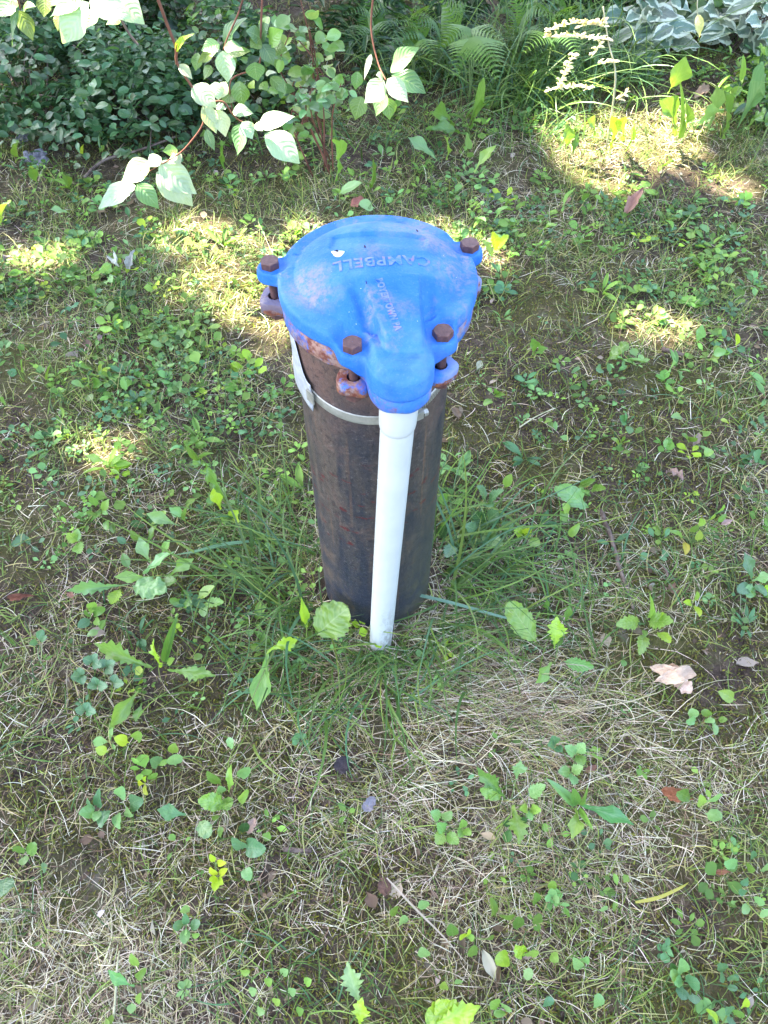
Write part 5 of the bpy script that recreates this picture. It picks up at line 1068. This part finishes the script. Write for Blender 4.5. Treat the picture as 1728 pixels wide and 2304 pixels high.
branch('long drooping dogwood branch ending in a cluster of sunlit white-green leaves', [
    ([(330, -70, 1.50), (378, 60, 1.50), (396, 108, 1.50), (399, 143, 1.50), (431, 194, 1.50), (458, 235, 1.50)], .0030, .0022),
    ([(458, 235, 1.50), (457, 278, 1.505), (430, 318, 1.51), (401, 347, 1.515), (352, 376, 1.52), (308, 402, 1.52)], .0020, .0012),
    ([(458, 235, 1.50), (500, 228, 1.505), (524, 258, 1.51), (545, 274, 1.515), (590, 285, 1.52)], .0020, .0011),
    ([(396, 145, 1.50), (395, 118, 1.49), (398, 100, 1.485)], .0012, .0009)],
    [(a(620, 575), a(130, 885), 47, 1.52, W_SUNLIT), (a(640, 560), a(935, 890), 44, 1.52, W_G), (a(800, 250), a(425, 535), 50, 1.525, W_SUNLIT), (a(900, 400), a(1385, 850), 66, 1.51, W_SUNLIT), (a(940, 270), a(1435, 690), 62, 1.52, W_SUNLIT), (a(960, 200), a(780, 330), 34, 1.53, W_SUNLIT), (a(740, 360), a(700, 500), 20, 1.515, G_YEL), (a(1180, 100), a(985, 120), 26, 1.535, G_MID), (a(1100, 180), a(1220, 300), 34, 1.53, W_SUNLIT),
     (b(185, 470), b(382, 268), 20, 1.49, G_YEL, -.01, 'dogwood_curl'), (b(210, 612), b(355, 772), 22, 1.50, W_SUNLIT, -.01, 'dogwood_curl'), (b(350, 850), b(625, 1085), 46, 1.50, W_SUNLIT), (b(365, 870), b(455, 1050), 24, 1.505, W_SUNLIT), (b(600, 800), b(640, 1000), 34, 1.51, W_SUNLIT), (b(720, 800), b(650, 990), 26, 1.515, W_SUNLIT),
     (b(480, 1050), b(618, 1368), 36, 1.50, W_SUNLIT), (b(500, 1040), b(615, 1260), 20, 1.495, W_SUNLIT), (b(640, 1100), b(720, 1405), 36, 1.50, W_SUNLIT), (b(620, 1060), b(722, 1100), 18, 1.505, W_SUNLIT), (b(800, 1125), b(1025, 1150), 28, 1.51, W_SUNLIT, -.01, 'dogwood_curl'), (b(900, 1240), b(1015, 1430), 36, 1.51, W_SUNLIT), (b(1080, 1275), b(1482, 1182), 42, 1.515, W_SUNLIT), (b(1150, 1378), b(1532, 1698), 60, 1.515, W_SUNLIT), (b(895, 1262), b(850, 1612), 44, 1.52, W_G), (b(1060, 1250), b(1125, 1340), 26, 1.515, W_SUNLIT), (b(510, 1320), b(600, 1555), 22, 1.56, G_DOG)])
branch('dogwood twig with four dark veined leaves pointing out from one node', [([(560, -60, 1.66), (540, 20, 1.66), (512, 85, 1.65), (503, 112, 1.64)], .0022, .0012)],
    [(b(655, 390), b(452, 460), 34, 1.64, G_DOG), (b(705, 385), b(965, 95), 46, 1.66, G_DOG), (b(705, 420), b(925, 462), 30, 1.63, W_G), (b(690, 460), b(742, 812), 44, 1.63, W_SUNLIT), (b(620, 462), b(415, 592), 20, 1.67, G_OLIVE), (b(745, 480), b(1012, 462), 24, 1.68, G_MID), (b(770, 480), b(810, 660), 20, 1.68, G_MID), (b(560, 620), b(480, 780), 26, 1.70, G_MID), (b(420, 480), b(390, 680), 26, 1.72, G_MID)])
branch('dogwood shoot with round dull leaves right of the four-leaved twig', [([(592, -50, 1.80), (588, 40, 1.79), (586, 90, 1.78), (580, 150, 1.77), (520, 180, 1.76), (523, 250, 1.75)], .0026, .0014)],
    [(b(1110, 330), b(940, 240), 40, 1.78, G_DOG), (b(1100, 310), b(1200, 170), 44, 1.79, G_DOG), (b(1100, 330), b(990, 420), 34, 1.77, G_MID), (b(1120, 390), b(1245, 622), 36, 1.76, G_DOG), (b(1200, 390), b(1350, 228), 40, 1.77, G_LIGHT), (b(1230, 440), b(1400, 450), 34, 1.80, G_MID), (b(1040, 585), b(1070, 795), 42, 1.76, G_MID), (b(870, 790), b(900, 1065), 42, 1.75, G_MID), (b(800, 900), b(680, 1030), 30, 1.76, G_OLIVE), (b(1210, 750), b(1382, 935), 28, 1.75, G_MID), (b(1160, 720), b(1285, 705), 14, 1.75, W_SUNLIT), (b(1100, 820), b(1180, 900), 24, 1.76, G_LIGHT), (b(980, 810), b(1040, 870), 20, 1.75, G_YEL)])
branch('small dogwood spray of pale ribbed leaves above the cap', [([(845, -50, 1.66), (835, 60, 1.65), (850, 140, 1.62), (868, 180, 1.58)], .0022, .0012)],
    [(c(1100, 745), c(1390, 492), 44, 1.58, W_G), (c(1030, 830), c(830, 1070), 48, 1.57, W_SUNLIT), (c(1020, 810), c(950, 780), 26, 1.575, W_SUNLIT), (c(1065, 820), c(1285, 1062), 44, 1.56, W_SUNLIT), (c(1110, 780), c(1465, 965), 46, 1.61, G_DOG), (c(1020, 930), c(950, 1205), 38, 1.62, W_G), (c(1060, 1010), c(1090, 1245), 36, 1.62, G_MID), (c(800, 1000), c(735, 1245), 40, 1.64, G_MID), (c(760, 740), c(735, 930), 28, 1.68, G_MID), (c(900, 560), c(825, 830), 14, 1.62, (.5, .55, .5))])
branch('top corner dogwood branch with the large blown-out white leaves', [([(240, -60, 1.38), (204, 2, 1.38), (250, 12, 1.385), (290, 75, 1.40), (311, 101, 1.40)], .0026, .0020)],
    [(d(765, 20), d(540, 375), 62, 1.38, W_SUNLIT), (d(775, 10), d(1135, 155), 60, 1.375, W_SUNLIT), (d(980, -20), d(1250, 210), 58, 1.39, W_SUNLIT), (d(700, -30), d(428, 150), 50, 1.39, G_DOG), (d(850, 90), d(738, 248), 36, 1.42, W_G), (d(1040, 160), d(915, 215), 24, 1.44, G_LIGHT), (d(520, 110), d(500, 270), 26, 1.46, G_OLIVE)], mat='twig')
branch('dark dogwood twig with a narrow and a broad olive leaf in the top left corner', [([(20, -60, 1.42), (40, 0, 1.42), (46, 20, 1.42)], .0022, .0014)],
    [(d(150, 70), d(105, 405), 18, 1.41, G_DOG), (d(165, 90), d(285, 352), 36, 1.43, G_OLIVE), (d(120, -20), d(-30, 150), 50, 1.42, G_DOG), (d(200, 80), d(310, 60), 26, 1.44, G_MID), (d(380, -20), d(380, 150), 36, 1.46, G_OLIVE), (d(130, -40), d(60, 90), 40, 1.45, G_MID), (d(480, -60), d(430, 60), 60, 1.46, G_OLIVE)])

# ------------------------------------------------------------------ shrubs and plants at the back
def bush(label, px, py, F, wpx, hpx, nleaf, nstuff, size, cols, kind='oval', name='leafy_shrub', cat='shrub', asp=0.55, depth=0.25, mat='twig', face=0.6, bottom=0.02):
    c = PF(px, py, F); s = zdepth(c) / FPX; rw, rh = wpx * s / 2, hpx * s / 2 / math.cos(R(28)); base = Vector((c.x, c.y, ghf(c.x, c.y)))
    e = empty(name, base); tag(e, label, cat)
    def pt():
        while True:
            v = Vector((random.uniform(-1, 1), random.uniform(-1, 1), random.uniform(-1, 1)))
            if v.length < 1: break
        p_ = Vector((c.x + v.x * rw, c.y + v.y * depth, c.z + v.z * rh)); n_ = fbm(p_.x * 9, p_.z * 9 + p_.y * 5, 5, 2)
        return p_ if (n_ > 0.40 and p_.z > base.z + bottom) else pt()
    for i in range(7):
        top = pt(); tube('stem', spline([base + Vector((random.uniform(-.5, .5) * rw, random.uniform(-.5, .5) * depth, 0)), (base + top) / 2 + Vector((random.uniform(-.05, .05), 0, .03)), top], 3), [.0024, .0022, .002, .0018, .0016, .0014, .001][:7], M[mat], e, 5, off=base)
    for i in range(nleaf):
        p_ = pt(); p_.y -= depth * 0.35
        a_ = random.uniform(0, 6.28); L = size * random.uniform(0.7, 1.25); dr = Vector((math.cos(a_), math.sin(a_) * 0.8, random.uniform(-0.75, 0.35))).normalized()
        put_leaf(e, kind, p_, p_ + dr * L, L * asp * random.uniform(.85, 1.15), random.choice(cols), (0, -face, 1), jitter=0.5, hue=.25)
    if nstuff:
        q = np.array([tuple(pt()) for _ in range(nstuff)]); q[:, 1] += 0.05; q -= np.array(base)
        leaf_field('foliage', q, size * rng.uniform(.5, 1.1, nstuff), np.full(nstuff, asp), rng.uniform(0, 6.28, nstuff), rng.uniform(-0.8, 0.5, nstuff), rng.normal(0, .4, nstuff), tints(nstuff, cols, [1] * len(cols), .3), 'oval', parent=e)
        for k_ in ('label',): pass
    return e
DK = [(0.055, 0.135, 0.045), (0.065, 0.155, 0.065), (0.04, 0.10, 0.035), (0.085, 0.185, 0.075)]
bush('dense dark small-leaved shrub filling the upper left edge', 60, 210, 2.05, 330, 260, 230, 1500, .031, DK, depth=.22)
bush('dark small-leaved shrub between the left edge one and the dogwood twig', 300, 215, 2.00, 330, 250, 240, 1500, .031, DK + [G_BLUE], depth=.22)
bush('low leafy shrub behind the dogwood branch at upper centre left', 520, 200, 2.15, 300, 290, 200, 1200, .032, DK + [G_MID], depth=.22)
bush('taller dark green shrub behind the others in the top left corner', 160, 40, 2.45, 520, 260, 200, 1600, .040, [(0.025, .07, .022), G_DARK, (0.05, .10, .03)], depth=.3)
bush('fresh green sapling with red stems and paired rounded leaves at upper centre', 680, 110, 1.95, 170, 330, 90, 0, .040, [G_LIGHT, G_MID, BL, G_MID], depth=.12, mat='redstem', asp=.62)
bush('small low plant with paired leaves at the foot of the red-stemmed sapling', 730, 235, 1.78, 170, 90, 60, 0, .030, [G_MID, BL, G_DOG], depth=.08, mat='redstem', asp=.6)
bush('dark leafy undergrowth plant behind the ferns in the top centre', 900, 30, 2.5, 420, 220, 160, 1400, .045, [(0.025, .07, .022), G_DARK], depth=.3, kind='lance', asp=.3)
bush('dark plant with narrow leaves at top right behind the dried stalk', 1290, 20, 2.75, 330, 220, 140, 1100, .050, [G_DARK, (.04, .11, .03), G_MID], depth=.25, kind='lance', asp=.3)
bush('variegated shrub with white-edged grey-green leaves left of the pair at top right', 1450, 66, 2.40, 130, 200, 56, 0, .074, [(.15, .23, .17), (.20, .29, .22)], kind='variegated', asp=.62, depth=.10, name='variegated_shrub')
bush('variegated shrub with white-edged leaves in the top right corner', 1670, 58, 2.40, 190, 180, 70, 0, .074, [(.15, .23, .17), (.20, .29, .22)], kind='variegated', asp=.62, depth=.10, name='variegated_shrub')
bush('green broad-leaved plant between the two variegated shrubs', 1560, 80, 2.60, 220, 200, 90, 600, .055, [G_DARK, G_MID, (.05, .13, .04)], depth=.15)
bush('low dark leafy plants under the left variegated shrub', 1400, 150, 2.35, 230, 90, 80, 400, .035, [G_DARK, G_MID, (.05, .13, .04)], depth=.15, kind='lance', asp=.35)
bush('leafy weeds at the right edge under the corner variegated shrub', 1700, 190, 2.05, 110, 110, 50, 200, .04, [G_MID, G_LIGHT, G_DARK], depth=.12, kind='lance', asp=.35)

# ferns
def pinna_frond(e, base, tip, w, colour, droop=0.05, npin=15):
    base = Vector(base); tip = Vector(tip); d = tip - base; L = d.length
    up = Vector((0, -0.35, 1)); x = d.normalized().cross(up).normalized(); n_ = x.cross(d.normalized())
    axis = lambda t: base + d * t + n_ * (droop * 4 * t * (1 - t))
    vs = []; fs = []
    def quadstrip(p0, dirv, ln, wd, nn, seg=5):
        i0 = len(vs)
        for k in range(seg + 1):
            t = k / seg; ww = wd * (1 - t) ** 0.7 * (0.75 if k % 2 else 1.15)
            q = p0 + dirv * ln * t - nn * (ln * 0.25 * t * t); s_ = dirv.cross(nn).normalized()
            vs.append(q - s_ * ww); vs.append(q + s_ * ww)
        for k in range(seg): a_ = i0 + k * 2; fs.append((a_, a_ + 1, a_ + 3, a_ + 2))
    for i in range(npin):
        t = 0.14 + 0.84 * i / npin; prof = math.sin(math.pi * min(1, (1 - t) * 1.15 + 0.02) ** 1.2 * 0.62) ** 0.9
        for sgn in (-1, 1):
            dv = (x * sgn + d.normalized() * 0.45).normalized(); quadstrip(axis(t), dv, w * 0.5 * prof * random.uniform(.9, 1.08), L / npin * 0.42, (n_ + x * sgn * 0.15).normalized())
    quadstrip(base, d.normalized(), L, 0.0012, n_, 10)
    V = np.array([tuple(v - e.location) for v in vs]); C = np.repeat(np.array([colour]) * random.uniform(.85, 1.15), len(V), 0)
    return link('frond', npmesh('frond', V, np.array(fs), C, None, M['grass']), e)
FG = (0.120, 0.235, 0.045); FD = (0.065, 0.150, 0.036)
def fern(label, root, fronds):
    r0 = PF(*root); r0.z = ghf(r0.x, r0.y) + 0.01; e = empty('fern', r0); tag(e, label, 'fern')
    for b_, t_, w, Fb, Ft, col_ in fronds:
        pb, pt_ = PF(*b_, Fb), PF(*t_, Ft); pinna_frond(e, pb, pt_, w * zdepth(pt_) / FPX, col_); tube('stem', spline([r0, (r0 + pb) / 2 + Vector((0, 0, .03)), pb], 3), .0015, M['greenstem'], e, 5, off=Vector(e.location))
    return e
fern('bright fern frond drooping toward the lawn in the upper centre', (1060, 200, 2.05), [((1050, 95), (1122, 192), 120, 2.0, 1.85, FG), ((1060, 100), (1020, 185), 90, 2.05, 1.92, FG), ((1030, 110), (1145, 112), 90, 2.1, 1.98, FG), ((1070, 90), (985, 125), 80, 2.08, 2.0, FG)])
fern('fern with a stiff upright frond at the top centre', (990, 150, 2.2), [((998, 110), (985, -10), 130, 2.18, 2.15, FG), ((985, 100), (900, 70), 90, 2.15, 2.05, FD), ((1000, 90), (1060, 10), 90, 2.2, 2.2, FD), ((960, 110), (860, 120), 80, 2.1, 1.95, FD)])
fern('shaded fern at the top right of centre behind the tall grass', (1180, 120, 2.3), [((1150, 90), (1080, 20), 110, 2.3, 2.2, FD), ((1170, 80), (1260, 40), 110, 2.3, 2.2, FD), ((1160, 90), (1140, -20), 110, 2.35, 2.35, FG), ((1180, 100), (1250, 110), 90, 2.25, 2.1, FD)])
fern('shaded fern left of centre at the top edge', (840, 120, 2.25), [((830, 80), (760, 40), 100, 2.2, 2.1, FD), ((840, 80), (900, 10), 100, 2.25, 2.2, FD), ((835, 90), (820, -10), 100, 2.3, 2.3, FD), ((830, 100), (780, 120), 80, 2.15, 2.0, FD), ((845, 95), (900, 105), 80, 2.15, 2.0, FD)])
fern('fern with arching fronds in the top centre just left of the dried stalk', (1240, 150, 2.25), [((1235, 110), (1180, 30), 110, 2.2, 2.1, FG), ((1240, 105), (1310, 40), 110, 2.2, 2.1, FG), ((1235, 100), (1240, 0), 110, 2.25, 2.2, FD), ((1230, 115), (1170, 130), 90, 2.15, 2.0, FG), ((1245, 115), (1300, 140), 90, 2.15, 2.0, FD)])
fern('fern with pale green fronds above the dogwood spray', (930, 170, 2.1), [((925, 120), (870, 60), 100, 2.08, 2.0, FG), ((930, 110), (985, 40), 100, 2.1, 2.0, FG), ((928, 105), (920, 10), 100, 2.12, 2.1, FG), ((925, 125), (880, 150), 80, 2.05, 1.95, FD), ((935, 125), (985, 160), 80, 2.05, 1.92, FG)])
fern('fern frond poking in from the right edge', (1760, 200, 1.75), [((1770, 190), (1712, 120), 70, 1.75, 1.75, FG), ((1770, 200), (1700, 160), 60, 1.74, 1.70, G_LIGHT)])

# dried flowering stalk, sunlit
def dried_stalk():
    p0 = PF(1392, 225, 1.86); p0.z = ghf(p0.x, p0.y); e = empty('dried_stalk', p0); tag(e, 'tall dried weed stalk with pale seed sprays reaching left into the sun', 'dead stalk')
    F = 1.84
    tube('stem', spline([p0, PF(1385, 180, F), PF(1370, 100, F), PF(1357, 15, F)], 4), [.0022] * 5 + [.0018] * 4 + [.0014] * 4, M['pale'], e, 6, off=p0)
    tot = 0
    for b_, t_, sag in (((1365, 90), (1222, 84), -6), ((1360, 60), (1225, 72), -14), ((1362, 50), (1300, 62), -4), ((1352, 96), (1330, 130), 0), ((1290, 122), (1250, 205), 0), ((1330, 200), (1230, 205), -8), ((1378, 140), (1345, 142), 0), ((1392, 225), (1410, 205), 0)):
        q = [PF(b_[0] + (t_[0] - b_[0]) * k / 6, b_[1] + (t_[1] - b_[1]) * k / 6 + sag * math.sin(math.pi * k / 6), F - .01) for k in range(7)]
        tube('side_stem', q, [.0010] * 7, M['pale'], e, 5, off=p0)
        L = math.dist(b_, t_)
        for k in range(int(L / 3.2)):
            t = k / (L / 3.2); i = min(5, int(t * 6)); p_ = q[i].lerp(q[i + 1], t * 6 - i); a_ = random.uniform(0, 6.28)
            dv = Vector((math.cos(a_), -0.4, abs(math.sin(a_)) * 0.9 - 0.2)).normalized() * random.uniform(.010, .018)
            put_leaf(e, 'lance', p_, p_ + dv, .0065, (.74, .71, .54), name='seed_head'); tot += 1
dried_stalk()
branch('small pale yellow folded leaf hanging on a thread at the top right', [([(1572, -20, 1.80), (1569, 10, 1.80), (1570, 32, 1.80)], .0012, .0008)], [((1570, 32), (1574, 84), 20, 1.80, (.45, .50, .22), -.01, 'dogwood_curl')], name='hanging_leaf', cat='leaf', mat='pale')

# undergrowth that closes the view behind and to the sides
n = 16000; x = rng.uniform(-3.6, 3.6, n); y = rng.uniform(1.75, 4.6, n); y = np.where(np.abs(x) > 1.3, y - 0.5, y); hmax = np.clip((y - 1.45) * 0.75, 0.05, 1.1); z = gh(x, y) + rng.random(n) ** 0.8 * hmax
ok = fbm(x * 4 + z * 3, y * 4, 81) > 0.42; x, y, z = x[ok], y[ok], z[ok]; n = len(x)
leaf_field('undergrowth', np.stack([x, y, z], 1), rng.uniform(.03, .07, n), rng.uniform(.3, .65, n), rng.uniform(0, 6.28, n), rng.uniform(-.9, .5, n), rng.normal(0, .4, n), tints(n, [(0.022, .062, .018), (0.035, .09, .025), (.05, .115, .03)], [3, 3, 1], .3), 'oval', 'dark leafy undergrowth closing the back of the lawn')

# ================================================================== THE TREE WHOSE SHADE COVERS THE LAWN
HOLES = []                                   # gaps in the crown, each a 3-D point on the lawn that the sun reaches, and a radius
def hole(px, py, r, pr=1.0): p_ = P(px, py, 0.02); HOLES.append((p_, r, pr))
for px, py, r, pr in ((1290, 300, .05, 1), (1370, 300, .10, 1), (1450, 290, .09, 1), (1400, 315, .08, 1), (1540, 245, .03, 1), (1620, 235, .01, .9), (1380, 345, .02, .8),
                  (430, 655, .012, .9), (500, 640, .020, 1), (560, 665, .020, 1), (610, 690, .015, 1), (480, 575, .010, .9), (640, 780, .005, .7), (590, 600, .01, .9), (70, 555, .018, 1),
                  (230, 1015, .020, 1), (1440, 718, .012, 1), (1490, 728, .010, .95), (1100, 560, .010, .85), (1060, 475, .012, .85), (150, 690, .0, .5), (1310, 650, .0, .6),
                  (1480, 2010, .02, .42), (1180, 1950, .0, .35), (420, 950, .0, .4)): hole(px, py, r, pr)
def holeF(px, py, F, r): HOLES.append((PF(px, py, F), r * 0.6, 1.0))
for px, py, F, r in ((300, 390, 1.52, .05), (370, 385, 1.52, .07), (400, 420, 1.51, .045), (340, 420, 1.52, .04), (170, 50, 1.38, .06), (250, 20, 1.38, .06), (450, 220, 1.50, .05), (490, 270, 1.50, .045), (590, 275, 1.515, .05), (635, 330, 1.515, .05), (545, 270, 1.51, .03), (425, 160, 1.50, .03), (405, 90, 1.49, .02),
                     (835, 205, 1.575, .035), (890, 200, 1.56, .03), (1270, 75, 1.83, .05), (1320, 70, 1.83, .04), (1260, 160, 1.83, .03), (1573, 60, 1.80, .02), (500, 150, 1.63, .015), (1360, 210, 1.83, .05)): holeF(px, py, F, r)
def build_tree():
    base = Vector((-5.2, 3.6, 0)); e = empty('shade_tree', base); tag(e, 'broad leafy tree standing left of the lawn and shading it', 'tree')
    top = base + Vector((1.5, -1.2, 4.6))
    tube('trunk', spline([base + Vector((0, 0, -.3)), base + Vector((.1, -.2, 1.6)), base + Vector((.6, -.6, 3.2)), top], 5), np.linspace(.24, .12, 16), M['bark'], e, 14, off=base)
    sz = S.z; n0 = 94000; gx_ = rng.uniform(-3.4, 3.4, n0); gy_ = rng.uniform(-2.6, 4.2, n0); z = rng.uniform(4.0, 6.6, n0)
    cc = np.stack([gx_ + S.x / sz * z, gy_ + S.y / sz * z, z], 1)   # leaf positions
    k = np.ones(n0, bool); Sv = np.array(S); size = rng.uniform(.075, .13, n0)
    for p_, r, pr in HOLES:
        d_ = cc - np.array(p_); al = d_ @ Sv; dist = np.sqrt(np.maximum(0, (d_ * d_).sum(1) - al * al)); k &= (dist > r + 0.052) | (rng.random(n0) > pr)
    er = ((gx_ / 3.4) ** 4 + ((gy_ - .8) / 3.4) ** 4) < 1 - 0.3 * vnoise(gx_ * 2, gy_ * 2, 4); k &= er
    cc = cc[k]; size = size[k]; n = len(cc); a_ = rng.uniform(0, 6.28, n); cc = cc - np.stack([np.cos(a_), np.sin(a_), 0 * a_], 1) * size[:, None] * 0.5
    leaf_field('crown', cc - np.array(base), size, rng.uniform(.5, .75, n), a_, rng.normal(-.1, .35, n), rng.normal(0, .35, n), tints(n, [(.06, .13, .03), (.08, .17, .04), (.05, .11, .03)], [1, 1, 1], .2), 'crown', parent=e)
    for i in range(16):
        gx2, gy2 = random.uniform(-2.6, 2.6), random.uniform(-1.6, 3.2); zt = random.uniform(4.4, 6.0); t = Vector((gx2 + S.x / sz * zt, gy2 + S.y / sz * zt, zt)); m_ = (top + t) / 2 + Vector((random.uniform(-.3, .3), random.uniform(-.3, .3), .3))
        bad = False; q = spline([top - Vector((0, 0, random.uniform(0, .8))), m_, t], 6)
        for p_, r, pr in HOLES:
            for s_ in q:
                d_ = s_ - p_; al = d_.dot(S)
                if (d_ - S * al).length < r + .07: bad = True
        if not bad: tube('limb', q, np.linspace(.045, .010, len(q)), M['bark'], e, 8, off=base)
    print('crown leaves', n)
build_tree()
